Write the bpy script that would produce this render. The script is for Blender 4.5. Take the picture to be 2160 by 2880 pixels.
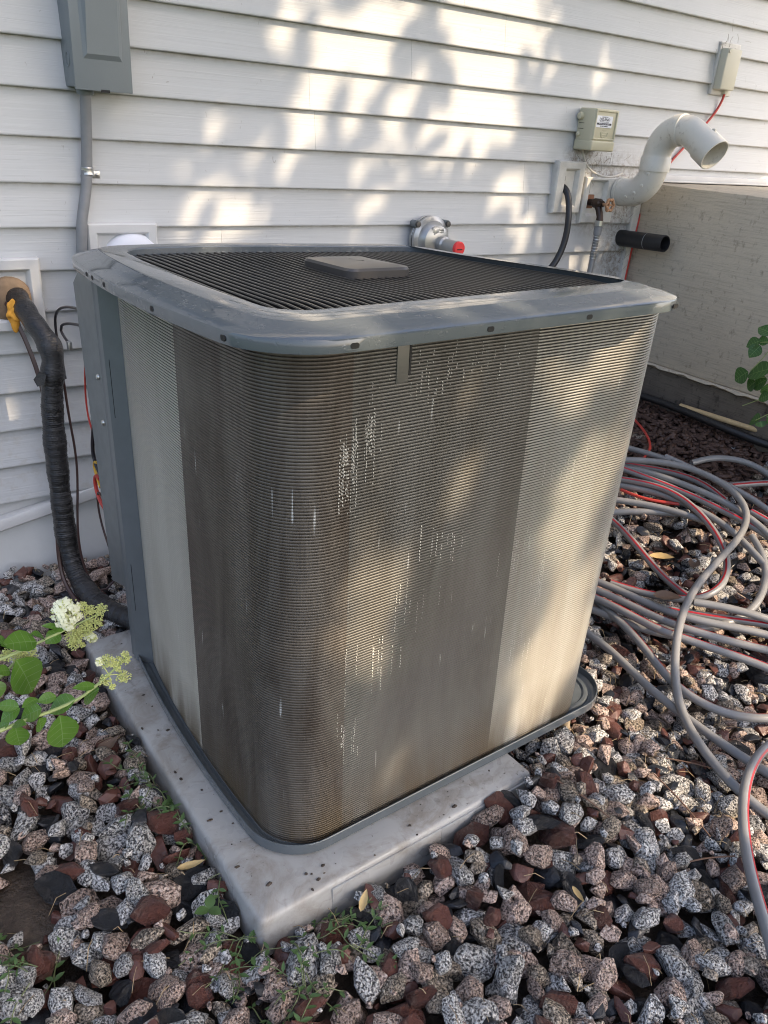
import bpy, bmesh, math, random
import numpy as np
from mathutils import Vector, Matrix
for o in list(bpy.data.objects): bpy.data.objects.remove(o)
SC = bpy.context.scene; COL = SC.collection
R = math.radians
# ------------------------------------------------------------ camera, sky, sun, exposure
cam = bpy.data.objects.new('camera', bpy.data.cameras.new('camera')); COL.objects.link(cam)
cam.data.sensor_fit = 'HORIZONTAL'; cam.data.sensor_width = 36.0; cam.data.lens = 37.129
cam.data.clip_start = .02; cam.data.clip_end = 400
cam.matrix_world = Matrix(((0.821931, 0.198917, -0.533724, 0), (-0.565322, 0.39935, -0.721755, 0), (0.069573, 0.894959, 0.44069, 1.22), (0, 0, 0, 1)))
cam.data.dof.use_dof = False
SC.camera = cam
SUN = Vector((.40, -.62, .675)).normalized()
W = bpy.data.worlds.new('World'); SC.world = W; W.use_nodes = True
_n = W.node_tree.nodes; _bg = _n['Background']
_sky = _n.new('ShaderNodeTexSky'); _sky.sky_type = 'NISHITA'; _sky.sun_disc = False
_sky.sun_elevation = math.asin(SUN.z); _sky.sun_rotation = math.atan2(SUN.x, SUN.y)
_sky.air_density = .75; _sky.dust_density = 4.0; _sky.ozone_density = .3
W.node_tree.links.new(_sky.outputs[0], _bg.inputs[0]); _bg.inputs[1].default_value = .15
sun = bpy.data.objects.new('sun', bpy.data.lights.new('sun', 'SUN')); COL.objects.link(sun)
sun.data.energy = 2.25; sun.data.angle = R(.53); sun.data.color = (1, .79, .55)
sun.rotation_euler = SUN.to_track_quat('Z', 'Y').to_euler()
SC.view_settings.view_transform = 'Standard'; SC.view_settings.look = 'None'
SC.view_settings.gamma = 1; SC.view_settings.use_curve_mapping = False; SC.view_settings.exposure = 1.58
SC.cycles.use_denoising = True; SC.cycles.max_bounces = 8; SC.cycles.transparent_max_bounces = 8
SC.cycles.caustics_reflective = False; SC.cycles.caustics_refractive = False
SC.cycles.sample_clamp_indirect = 6; SC.cycles.filter_width = 1.05
rnd = random.Random(11); NR = np.random.RandomState(5)
YW = 2.143                                   # house wall plane
# ------------------------------------------------------------ mesh helpers
class MB:
    def __init__(s): s.v = []; s.f = []; s.m = []; s.mi = 0
    def add(s, vs, fs):
        b = len(s.v); s.v += [tuple(map(float, p)) for p in vs]
        for f in fs: s.f.append(tuple(i + b for i in f)); s.m.append(s.mi)
        return s
    def box(s, lo, hi, bev=0., seg=2, M=None):
        bm = bmesh.new(); bmesh.ops.create_cube(bm, size=1)
        c = [(a + b) / 2 for a, b in zip(lo, hi)]; d = [abs(b - a) for a, b in zip(lo, hi)]
        for v in bm.verts: v.co = Vector([v.co[i] * d[i] + c[i] for i in range(3)])
        if bev > 0: bmesh.ops.bevel(bm, geom=bm.edges[:], offset=min(bev, min(d) * .49), segments=seg, profile=.5, affect='EDGES')
        return s.bm(bm, M)
    def bm(s, bm, M=None):
        bm.verts.index_update()
        s.add([(M @ v.co if M else v.co) for v in bm.verts], [[v.index for v in f.verts] for f in bm.faces]); bm.free(); return s
    def rings(s, rs, closed=True, caps=(0, 0)):
        n = len(rs[0]); vs = [p for r in rs for p in r]; fs = []
        for i in range(len(rs) - 1):
            for j in range(n if closed else n - 1):
                k = (j + 1) % n; fs.append((i*n+j, i*n+k, (i+1)*n+k, (i+1)*n+j))
        if caps[0]: fs.append(tuple(range(n))[::-1])
        if caps[1]: fs.append(tuple(range((len(rs)-1)*n, len(rs)*n)))
        return s.add(vs, fs)
    def tube(s, path, r, n=10, caps=(1, 1), a0=None, a1=None):
        P = [Vector(p) for p in path]; fr = frames(P); rs = []
        full = a0 is None; k = n if full else n + 1
        for i, (p, (t, a, b)) in enumerate(zip(P, fr)):
            rr = r[i] if hasattr(r, '__len__') else r
            ring = []
            for j in range(k):
                th = 2*math.pi*j/n if full else a0 + (a1 - a0)*j/n
                ring.append(p + (a*math.cos(th) + b*math.sin(th))*rr)
            rs.append(ring)
        return s.rings(rs, full, caps if full else (0, 0))
    def lathe(s, prof, o, ax, n=24, caps=(1, 1)):
        ax = Vector(ax).normalized(); a = ax.orthogonal().normalized(); b = ax.cross(a); o = Vector(o)
        return s.rings([[o + ax*h + (a*math.cos(2*math.pi*j/n) + b*math.sin(2*math.pi*j/n))*r for j in range(n)] for r, h in prof], True, caps)
    def build(s, name, mat, root=None, smooth=40, parent=None):
        me = bpy.data.meshes.new(name); o0 = Vector(root['_o']) if root is not None and '_o' in root else Vector((0, 0, 0))
        me.from_pydata([(p[0]-o0.x, p[1]-o0.y, p[2]-o0.z) for p in s.v], [], s.f)
        mats = mat if isinstance(mat, (list, tuple)) else [mat]
        for m in mats: me.materials.append(m)
        if len(mats) > 1: me.polygons.foreach_set('material_index', s.m)
        if smooth:
            me.polygons.foreach_set('use_smooth', [True]*len(me.polygons)); me.set_sharp_from_angle(angle=R(smooth))
        me.validate(); me.update()
        ob = bpy.data.objects.new(name, me); COL.objects.link(ob)
        p = parent or root
        if p is not None: ob.parent = p
        return ob
def frames(P):
    n = len(P); T = [(P[min(i+1, n-1)] - P[max(i-1, 0)]).normalized() for i in range(n)]
    a = T[0].cross(Vector((0, 0, 1)))
    if a.length < .05: a = T[0].cross(Vector((0, 1, 0)))
    a.normalize(); out = []
    for t in T:
        a = (a - t*a.dot(t)).normalized(); out.append((t, a, t.cross(a)))
    return out
def smooth_path(P, step=.012, it=2):
    P = [Vector(p) for p in P]
    for _ in range(it):
        P = [P[0]] + [P[i]*.5 + (P[i-1] + P[i+1])*.25 for i in range(1, len(P)-1)] + [P[-1]]
    out = []
    for i in range(len(P)-1):
        p0, p1, p2, p3 = P[max(i-1, 0)], P[i], P[i+1], P[min(i+2, len(P)-1)]
        k = max(1, int((p2-p1).length/step))
        for j in range(k):
            t = j/k; out.append(.5*((2*p1) + (p2-p0)*t + (2*p0-5*p1+4*p2-p3)*t*t + (3*p1-p0-3*p2+p3)*t**3))
    return out + [P[-1]]
def tag(o, label=None, cat=None, group=None, kind=None):
    if label: o['label'] = label
    if cat: o['category'] = cat
    if group: o['group'] = group
    if kind: o['kind'] = kind
    return o
def thing(name, o, label, cat, group=None, kind=None, M=None):
    e = bpy.data.objects.new(name, None); e.empty_display_size = .05; COL.objects.link(e)
    if M is None: e.location = o; e['_o'] = list(o)
    else: e.matrix_world = M; e['_o'] = [0, 0, 0]
    return tag(e, label, cat, group, kind)
def sm(a, b, x): t = min(1, max(0, (x-a)/(b-a))); return t*t*(3-2*t)
def ground(x, y):
    return .30*sm(1.35, 2.75, x)*sm(.3, 1.6, y) + .03*math.exp(-(((x-1.02)/.16)**2 + ((y-.70)/.10)**2)) - .015*sm(.35, .1, x)*sm(1.2, .6, y)
# ------------------------------------------------------------ materials
class NT:
    def __init__(s, name):
        s.m = bpy.data.materials.new(name); s.m.use_nodes = True; s.t = s.m.node_tree; s.b = s.t.nodes['Principled BSDF']; s._c = None
        s.out = s.t.nodes['Material Output']
    def n(s, ty, **k):
        nd = s.t.nodes.new('ShaderNode' + ty)
        for a, v in k.items():
            if a in nd.inputs: s.put(nd.inputs[a], v)
            else: setattr(nd, a, v)
        return nd
    def put(s, inp, v):
        if hasattr(v, 'is_output') or isinstance(v, bpy.types.NodeSocket): s.t.links.new(v, inp)
        elif isinstance(v, (tuple, list)) and len(v) == 3 and inp.type == 'RGBA': inp.default_value = (*v, 1)
        else: inp.default_value = v
    def co(s, scale=(1, 1, 1), kind='Object', rot=(0, 0, 0)):
        tc = s.n('TexCoord'); mp = s.n('Mapping'); s.t.links.new(tc.outputs[kind], mp.inputs[0])
        mp.inputs['Scale'].default_value = scale; mp.inputs['Rotation'].default_value = rot; return mp.outputs[0]
    def noise(s, scale, detail=4, rough=.55, vec=None, dist=0, sc=(1, 1, 1)):
        nd = s.n('TexNoise'); s.put(nd.inputs['Vector'], vec or s.co(sc)); nd.inputs['Scale'].default_value = scale
        nd.inputs['Detail'].default_value = detail; nd.inputs['Roughness'].default_value = rough; nd.inputs['Distortion'].default_value = dist
        return nd.outputs['Fac']
    def vor(s, scale, feat='F1', out='Distance', vec=None, sc=(1, 1, 1)):
        nd = s.n('TexVoronoi'); nd.feature = feat; s.put(nd.inputs['Vector'], vec or s.co(sc)); nd.inputs['Scale'].default_value = scale
        return nd.outputs[out]
    def ramp(s, fac, *st, const=False):
        nd = s.n('ValToRGB'); s.t.links.new(fac, nd.inputs[0]); cr = nd.color_ramp
        if const: cr.interpolation = 'CONSTANT'
        while len(cr.elements) < len(st): cr.elements.new(.5)
        for e, (p, c) in zip(cr.elements, st): e.position = p; e.color = (*c, 1) if isinstance(c, tuple) else (c, c, c, 1)
        return nd.outputs[0]
    def mix(s, fac, a, b, mode='MIX'):
        nd = s.n('Mix'); nd.data_type = 'RGBA'; nd.blend_type = mode
        s.put(nd.inputs[0], fac); s.put(nd.inputs[6], a); s.put(nd.inputs[7], b); return nd.outputs[2]
    def math(s, op, a, b=0., clamp=False):
        nd = s.n('Math'); nd.operation = op; nd.use_clamp = clamp; s.put(nd.inputs[0], a); s.put(nd.inputs[1], b); return nd.outputs[0]
    def sep(s, vec):
        nd = s.n('SeparateXYZ'); s.t.links.new(vec, nd.inputs[0]); return nd.outputs
    def bump(s, h, strength=.3, dist=.002):
        nd = s.n('Bump'); s.put(nd.inputs['Height'], h); nd.inputs['Strength'].default_value = strength; nd.inputs['Distance'].default_value = dist
        s.t.links.new(nd.outputs[0], s.b.inputs['Normal']); return nd
    def set(s, **k):
        names = dict(col='Base Color', rough='Roughness', metal='Metallic', spec='Specular IOR Level', coat='Coat Weight', coatr='Coat Roughness')
        for a, v in k.items(): s.put(s.b.inputs[names[a]], v)
        return s
def plain(name, col, rough=.5, metal=0., var=.12, vs=12, bump=0., bs=200, spec=.5, coat=0.):
    t = NT(name); f = t.noise(vs, 5)
    t.set(col=t.mix(f, tuple(c*(1-var) for c in col), tuple(min(1, c*(1+var)) for c in col)), rough=rough, metal=metal, spec=spec, coat=coat)
    if bump: t.bump(t.noise(bs, 3), bump, .001)
    return t.m
def mat_siding():
    t = NT('vinyl_siding')
    g = t.noise(1, 3, .6, t.co((2.2, 2, 95)), 1.1)
    big = t.noise(2.2, 3)
    c = t.mix(big, (.50, .512, .515), (.56, .570, .570))
    x, y, z = t.sep(t.co())
    # grime round the pipes and near the ground (wear with a shape of its own)
    def blob(cx, cz, rx, rz):
        a = t.math('POWER', t.math('DIVIDE', t.math('SUBTRACT', x, cx-1.2), rx), 2); b = t.math('POWER', t.math('DIVIDE', t.math('SUBTRACT', z, cz-.1), rz), 2)
        return t.math('SUBTRACT', 1., t.math('ADD', a, b), True)
    grime = t.math('MAXIMUM', blob(2.5, 1.04, .34, .17), blob(2.62, .80, .16, .26))
    grime = t.math('MAXIMUM', grime, t.math('MULTIPLY', blob(2.34, 1.16, .12, .06), .9))
    sp = t.ramp(t.noise(55, 5, .7, None, .6), (.42, 0.), (.62, 1.))
    c = t.mix(t.math('MULTIPLY', grime, t.math('ADD', t.math('MULTIPLY', sp, .75), .12)), c, (.19, .15, .11))
    low = t.ramp(t.math('ADD', z, t.math('MULTIPLY', t.noise(9), .25)), (.35, 1.), (.75, 0.))
    c = t.mix(t.math('MULTIPLY', low, t.ramp(t.noise(38, 5, .7), (.5, 0.), (.72, .45))), c, (.40, .36, .30))
    fl = t.ramp(t.noise(1, 2, .5, t.co((60, 60, 26)), 2.), (.735, 0.), (.76, 1.))
    c = t.mix(t.math('MULTIPLY', fl, .45), c, (.22, .20, .17))
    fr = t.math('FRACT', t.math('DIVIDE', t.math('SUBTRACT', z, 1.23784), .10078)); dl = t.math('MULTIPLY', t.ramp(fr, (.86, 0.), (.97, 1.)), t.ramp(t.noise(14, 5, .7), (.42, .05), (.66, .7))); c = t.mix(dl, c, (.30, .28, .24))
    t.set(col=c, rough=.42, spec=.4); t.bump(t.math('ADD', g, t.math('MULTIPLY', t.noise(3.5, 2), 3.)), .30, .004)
    return t.m
def mat_paint():
    t = NT('unit_grey_paint')
    f = t.noise(7, 4, .6, None, .4); wet = t.ramp(f, (.46, .04), (.54, .13))
    c = t.mix(t.noise(30, 5, .6), (.088, .103, .114), (.108, .123, .132))
    d = t.ramp(t.noise(16, 6, .7, t.co((1, 1, .25))), (.66, 0.), (.84, .4))
    c = t.mix(d, c, (.24, .235, .215))
    t.set(col=c, rough=wet, spec=.65); t.bump(t.math('ADD', t.ramp(t.noise(90, 3), (.60, 0.), (.66, .25)), t.ramp(f, (.47, 0.), (.5, .12))), .35, .002)
    return t.m
def mat_fins(name, a, b, dirt, dc, metal=.35):
    t = NT(name); uv = t.co((1, 1, 1), 'UV')
    mp = t.n('Mapping'); t.t.links.new(uv, mp.inputs[0]); mp.inputs['Scale'].default_value = (260, 5, 1)
    st = t.noise(1, 3, .6, mp.outputs[0])
    mp2 = t.n('Mapping'); t.t.links.new(uv, mp2.inputs[0]); mp2.inputs['Scale'].default_value = (11, 2.2, 1)
    bl = t.noise(1, 5, .65, mp2.outputs[0], .6)
    c = t.mix(st, a, b)
    c = t.mix(t.ramp(bl, (.38, 0.), (.62, dirt)), c, dc)
    mp3 = t.n('Mapping'); t.t.links.new(uv, mp3.inputs[0]); mp3.inputs['Scale'].default_value = (150, 9, 1)
    sl = t.noise(1, 2, .5, mp3.outputs[0]); mp4 = t.n('Mapping'); t.t.links.new(uv, mp4.inputs[0]); mp4.inputs['Scale'].default_value = (5, 4, 1)
    sl = t.math('MULTIPLY', t.ramp(sl, (.68, 0.), (.73, 1.)), t.ramp(t.noise(1, 3, .6, mp4.outputs[0]), (.5, 0.), (.6, 1.)))
    c = t.mix(t.math('MULTIPLY', sl, .8), c, (.62, .62, .58))
    # brown algae stain along the foot of the coil
    v = t.sep(uv)[1]
    ft = t.math('MULTIPLY', t.ramp(v, (.06, 1.), (.20, 0.)), t.ramp(t.noise(1, 4, .6, mp2.outputs[0]), (.36, 0.), (.56, 1.)))
    c = t.mix(ft, c, (.095, .068, .036))
    t.set(col=c, rough=.42, metal=metal, spec=.5)
    t.bump(st, .3, .0015)
    return t.m
def mat_granite(name, dark, mid, light, pd=.40, pl=.60, k=1.):
    t = NT(name); oi = t.n('ObjectInfo')
    add = t.n('VectorMath'); add.operation = 'ADD'; t.t.links.new(t.co(), add.inputs[0])
    cmb = t.n('CombineXYZ'); r7 = t.math('MULTIPLY', oi.outputs['Random'], 7.3); t.put(cmb.inputs[0], r7); t.put(cmb.inputs[1], r7); t.t.links.new(cmb.outputs[0], add.inputs[1])
    v = add.outputs[0]
    a = t.noise(270*k, 3, .62, v, .15); b = t.noise(150*k, 2, .6, v, .1)
    c = t.ramp(a, (pd-.02, dark), (pd+.05, mid), (pl, mid), (pl+.06, light))
    c = t.mix(t.ramp(b, (.60, 0.), (.66, .85)), c, dark)
    c = t.mix(t.ramp(t.noise(30*k, 4, .6, v), (.5, 0.), (.8, .3)), c, (.16, .13, .11))
    hs = t.n('HueSaturation'); t.put(hs.inputs['Color'], c); t.put(hs.inputs['Value'], t.math('ADD', t.math('MULTIPLY', oi.outputs['Random'], .65), .72))
    t.set(col=hs.outputs[0], rough=t.ramp(t.noise(40*k, 3, .5, v), (.4, .28), (.6, .62)), spec=.45)
    t.bump(t.math('ADD', a, t.noise(90*k, 4, .65, v)), .65, .004/k if k < 1 else .004)
    return t.m
def mat_rock(name, a, b, rough=.3, bs=60, k=1.):
    t = NT(name); oi = t.n('ObjectInfo'); n = t.noise(45*k, 5, .65, None, .5)
    c = t.mix(n, a, b); hs = t.n('HueSaturation'); t.put(hs.inputs['Color'], c); t.put(hs.inputs['Value'], t.math('ADD', t.math('MULTIPLY', oi.outputs['Random'], .7), .65))
    t.set(col=hs.outputs[0], rough=t.ramp(t.noise(25*k, 3), (.42, rough*.6), (.6, rough*1.6)), spec=.5); t.bump(t.noise(bs*k, 6, .7, None, 1.), .7, .005/k if k < 1 else .005)
    return t.m
def mat_leaf(name, a, b, rough=.35, tr=.25):
    t = NT(name); n = t.noise(60, 4, .6); oi = t.n('ObjectInfo')
    c = t.mix(n, a, b); t.set(col=c, rough=rough, spec=.45)
    tl = t.n('BsdfTranslucent'); t.put(tl.inputs[0], tuple(min(1, x*1.5) for x in b)); mx = t.n('MixShader'); mx.inputs[0].default_value = tr
    t.t.links.new(t.b.outputs[0], mx.inputs[1]); t.t.links.new(tl.outputs[0], mx.inputs[2]); t.t.links.new(mx.outputs[0], t.out.inputs[0])
    t.bump(t.noise(140, 3), .25, .001)
    return t.m
def mat_concrete(name, a, b, dk, brush=True, spots=.55):
    t = NT(name); n = t.noise(5, 6, .65); c = t.mix(n, a, b)
    br = t.noise(1, 5, .75, t.co((30, 9, 210)), .5)
    c = t.mix(t.ramp(br, (.48, 0.), (.70, .55)), c, tuple(x*.55 for x in a))
    c = t.mix(t.ramp(t.noise(38, 5, .7, t.co((1, 1, .7))), (.56, 0.), (.70, spots)), c, dk)
    z = t.sep(t.co())[2]
    t.set(col=c, rough=.85, spec=.25); t.bump(t.math('ADD', br, t.noise(120, 4)), .5, .003)
    return t.m
M = dict(
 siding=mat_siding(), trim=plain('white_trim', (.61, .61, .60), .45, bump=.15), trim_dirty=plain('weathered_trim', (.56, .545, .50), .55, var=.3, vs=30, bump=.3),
 paint=mat_paint(), fins_l=mat_fins('pale_band_fins', (.43, .415, .355), (.53, .515, .45), .35, (.31, .285, .23)),
 fins_k=mat_fins('dark_band_corner_fins', (.104, .090, .072), (.150, .132, .107), .85, (.046, .033, .022), .22),  # tone of the see-through dark bands put into fin colour, grime blotches on top
 fins_d=mat_fins('dark_band_fins', (.120, .115, .099), (.160, .154, .135), .65, (.074, .065, .050), .25),
 fins_r=mat_fins('bright_fins', (.31, .30, .262), (.40, .388, .345), .40, (.21, .185, .14)),
 tagm=plain('dull_fin_tag', (.130, .125, .110), .45, .3), fins_p=plain('silver_fin_tag', (.46, .455, .40), .45, .4), black=plain('black_grille', (.020, .018, .016), .30, spec=.6), cap=plain('cap_dark_plastic', (.07, .064, .058), .30, var=.3),
 galv=plain('galvanised_steel', (.175, .195, .20), .42, .45, var=.25, vs=40), post=plain('grey_post_paint', (.135, .150, .156), .34, .1, var=.2, vs=20),
 dark=plain('slot_black', (.006, .006, .006), .7), steel=plain('zinc_steel', (.52, .52, .50), .28, .9, var=.2), boxgrey=plain('disconnect_grey', (.20, .225, .235), .48, var=.08, bump=.1),
 conduit=plain('conduit_grey', (.22, .225, .23), .42, var=.2, vs=40), offwhite=plain('vent_white', (.74, .75, .79), .4, var=.05),
 pvc=None, beige=plain('beige_plastic', (.57, .53, .375), .5, var=.08, bump=.08), beige2=plain('pale_beige_plastic', (.55, .525, .42), .5, var=.08),
 label=plain('label_white', (.80, .81, .84), .4, var=.03), ink=plain('label_ink', (.02, .02, .03), .5, var=0.), rubber=plain('black_rubber', (.017, .018, .022), .38, var=.3),
 abs=plain('black_pipe_plastic', (.016, .016, .017), .42, var=.4, vs=40, bump=.1), foam=plain('tan_foam', (.22, .155, .10), .8, var=.45, vs=50, bump=.8, bs=120),
 orange=plain('orange_foam', (.78, .36, .045), .85, var=.3, vs=60, bump=1., bs=150), copper=plain('corroded_copper', (.26, .125, .07), .55, .3, var=.35, vs=50),
 bronze=plain('dark_bronze', (.055, .038, .030), .38, .6, var=.3), wheel=plain('rusty_wheel', (.38, .21, .11), .65, .1, var=.35, vs=70), reg=plain('regulator_grey', (.40, .40, .385), .30, .55, var=.12),
 regd=plain('regulator_dark_grey', (.16, .18, .19), .32, .45, var=.1), red=plain('red_plastic', (.72, .035, .04), .4, var=.05), redwire=plain('red_wire', (.50, .05, .035), .42, var=.1), wire=plain('dark_wire', (.022, .020, .024), .35), brownwire=plain('brown_wire', (.055, .028, .024), .38),
 yellow=plain('yellow_wire', (.62, .36, .03), .4), whitewire=plain('pale_wire', (.55, .52, .46), .5), hose=plain('grey_hose', (.215, .215, .215), .30, var=.22, vs=18, bump=.06, bs=300, spec=.55), stripe=plain('hose_red_stripe', (.36, .010, .018), .35, var=.08),
 stick=plain('bare_wood', (.55, .40, .21), .7, var=.25, vs=30, bump=.3, bs=80), stub=plain('old_wood', (.36, .28, .18), .8, var=.35, vs=40, bump=.5, bs=90),
 soil=None)
def mat_tape():
    t = NT('black_tape_wrap'); f = t.noise(14, 4)
    t.set(col=t.mix(f, (.009, .009, .010), (.030, .029, .030)), rough=t.ramp(t.noise(9, 3), (.42, .10), (.62, .36)), spec=.6)
    t.bump(t.noise(1, 4, .65, t.co((26, 26, 150)), 2.2), .55, .005); return t.m
M['tape'] = mat_tape()
def mat_pvc():
    t = NT('weathered_pvc'); c = t.mix(t.noise(9, 4), (.60, .57, .49), (.72, .69, .61))
    d = t.math('MULTIPLY', t.ramp(t.noise(60, 5, .7), (.55, 0.), (.70, .6)), t.ramp(t.noise(10, 3), (.42, .05), (.62, 1.)))
    c = t.mix(d, c, (.24, .185, .12)); t.set(col=c, rough=.36); t.bump(t.noise(200, 3), .12, .001); return t.m
M['pvc'] = mat_pvc()
def mat_pad():
    t = NT('pad_plastic'); c = t.mix(t.noise(6, 4), (.355, .352, .338), (.425, .42, .40))
    d = t.ramp(t.noise(9, 6, .7, None, .8), (.46, 0.), (.68, .7)); c = t.mix(d, c, (.20, .165, .125))
    sp = t.ramp(t.noise(75, 4, .7), (.64, 0.), (.70, .9)); d2 = t.ramp(t.noise(5.5, 4, .6), (.44, 0.), (.6, 1.))
    c = t.mix(t.math('MULTIPLY', sp, d2), c, (.055, .045, .035)); ln = t.noise(4.5, 3, .6, None, 1.5); ln = t.ramp(t.math('ABSOLUTE', t.math('SUBTRACT', ln, .5)), (.0, 1.), (.022, 0.)); c = t.mix(t.math('MULTIPLY', ln, t.ramp(t.noise(40, 5, .7), (.45, 0.), (.65, .35))), c, (.12, .095, .07))
    t.set(col=c, rough=t.ramp(t.noise(11, 3), (.4, .24), (.62, .5)), spec=.5); t.bump(t.noise(420, 2), .12, .001); return t.m
M['pad'] = mat_pad()
M['concrete'] = mat_concrete('brushed_concrete', (.54, .465, .35), (.66, .58, .45), (.17, .13, .09))
M['footing'] = mat_concrete('damp_concrete', (.085, .070, .056), (.22, .19, .15), (.030, .024, .020), spots=.8)
M['painted'] = plain('painted_foundation', (.60, .615, .61), .7, var=.14, vs=9, bump=.35, bs=60)
def mat_soil():
    t = NT('wet_soil'); c = t.ramp(t.noise(24, 7, .7), (.3, (.022, .016, .012)), (.55, (.070, .051, .037)), (.75, (.14, .108, .078)))
    t.set(col=c, rough=t.ramp(t.noise(8, 4), (.42, .22), (.62, .85)), spec=.45); t.bump(t.math('ADD', t.noise(30, 6, .7), t.math('MULTIPLY', t.noise(160, 4), .4)), .8, .012); return t.m
M['soil'] = mat_soil()
_w = NT('puddle_water'); _w.set(col=(.018, .014, .011), rough=.03, spec=.6); _w.bump(_w.noise(20, 2), .06, .002); M['water'] = _w.m
_g = NT('lawn'); _g.set(col=_g.mix(_g.noise(3, 6), (.022, .045, .012), (.05, .085, .022)), rough=.8); M['lawn'] = _g.m
for _s, _k in (('', .028), ('_s', 1.)):
    M['g_grey'+_s] = mat_granite('grey_granite'+_s, (.040, .040, .041), (.46, .45, .43), (.80, .79, .76), .44, .53, _k)
    M['g_pink'+_s] = mat_granite('pink_granite'+_s, (.045, .034, .030), (.47, .34, .275), (.74, .62, .54), .43, .55, _k)
    M['g_tan'+_s] = mat_granite('brown_granite'+_s, (.020, .017, .014), (.30, .245, .185), (.60, .52, .42), .44, .55, _k)
    M['r_red'+_s] = mat_rock('red_brown_stone'+_s, (.090, .036, .028), (.185, .080, .062), .20, 60, _k)
    M['r_slate'+_s] = mat_rock('black_slate'+_s, (.009, .0095, .011), (.034, .037, .044), .17, 40, _k)
M['mulch'] = mat_rock('bark_mulch', (.022, .012, .009), (.11, .062, .045), .55)
M['leaf_h'] = mat_leaf('hydrangea_leaf', (.07, .175, .025), (.15, .28, .05), .20, .3)
M['leaf_r'] = mat_leaf('bush_leaf', (.03, .095, .022), (.07, .16, .04), .4, .3)
M['leaf_w'] = mat_leaf('weed_leaf', (.05, .12, .03), (.12, .19, .07), .45, .25)
M['leaf_t'] = mat_leaf('tree_leaf', (.03, .07, .015), (.06, .12, .03), .5, .12)
M['vein'] = plain('leaf_vein', (.17, .30, .08), .45, var=.1); M['gap_shade'] = plain('gap_shade_tone', (.040, .036, .029), .8, var=.3); M['bud'] = plain('pale_green_buds', (.60, .64, .24), .6, var=.25, vs=80); M['petal'] = plain('cream_petals', (.80, .82, .58), .6, var=.1)
M['stem_w'] = plain('weed_stem', (.14, .17, .07), .6, var=.3); M['stem_g'] = plain('green_stem', (.33, .40, .15), .5, var=.2); M['stem_b'] = plain('brown_stem', (.20, .11, .05), .6, var=.3)
M['deadleaf'] = plain('dry_leaf', (.50, .36, .16), .6, var=.3, vs=50, bump=.4); M['deadbrown'] = plain('dead_brown_leaf', (.115, .070, .045), .5, var=.3, vs=50, bump=.4)
M['needle'] = plain('dry_needles', (.34, .25, .14), .7, var=.3); M['twig'] = plain('brown_twig', (.15, .085, .055), .7, var=.3); M['bark'] = plain('tree_bark', (.10, .08, .06), .9, var=.3, bump=.8, bs=30)
M['web'] = plain('web_debris', (.20, .17, .13), .9, var=.3)
# ---- measured places
HY_LEAVES=[((0.190,1.220,0.387),(0.135,1.207,0.409),0.031),((0.154,1.220,0.361),(0.174,1.222,0.281),0.047),((0.229,1.220,0.390),(0.202,1.213,0.384),0.021),((0.227,1.220,0.404),(0.202,1.225,0.413),0.009),((0.237,1.220,0.396),(0.216,1.226,0.403),0.009),((0.203,1.220,0.388),(0.181,1.198,0.421),0.015),((0.148,1.220,0.384),(0.126,1.196,0.431),0.024),((0.145,1.220,0.339),(0.158,1.237,0.293),0.020),((0.121,1.220,0.330),(0.120,1.208,0.304),0.016),((0.142,1.220,0.343),(0.118,1.207,0.360),0.016),((0.255,1.100,0.344),(0.231,1.125,0.310),0.026),((0.249,1.100,0.352),(0.214,1.099,0.364),0.012),((0.216,1.100,0.339),(0.174,1.117,0.316),0.025),((0.188,1.100,0.356),(0.158,1.099,0.358),0.015),((0.164,1.100,0.341),(0.132,1.107,0.329),0.025),((0.160,1.100,0.363),(0.134,1.083,0.369),0.012),((0.133,1.100,0.354),(0.103,1.107,0.338),0.020),((0.132,1.100,0.358),(0.101,1.118,0.361),0.015),((0.157,1.100,0.323),(0.158,1.101,0.295),0.019),((0.189,1.100,0.316),(0.190,1.112,0.233),0.037),((0.122,1.100,0.324),(0.125,1.109,0.271),0.025),((0.119,1.100,0.327),(0.135,1.078,0.339),0.012),((0.115,1.100,0.333),(0.097,1.113,0.320),0.012)]
HY_STEMS=[[(0.109,1.220,0.370),(0.127,1.220,0.370),(0.147,1.220,0.372),(0.190,1.220,0.383),(0.208,1.220,0.388),(0.229,1.220,0.393),(0.248,1.220,0.396),(0.273,1.220,0.404),(0.294,1.220,0.409)],[(0.079,1.100,0.319),(0.097,1.100,0.323),(0.119,1.100,0.329),(0.145,1.100,0.328),(0.164,1.100,0.329),(0.191,1.100,0.330),(0.216,1.100,0.334),(0.226,1.100,0.337),(0.249,1.100,0.350),(0.273,1.100,0.366),(0.293,1.100,0.383),(0.308,1.100,0.394)],[(0.105,1.240,0.308),(0.127,1.240,0.318),(0.156,1.240,0.338),(0.167,1.240,0.361)]]
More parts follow.
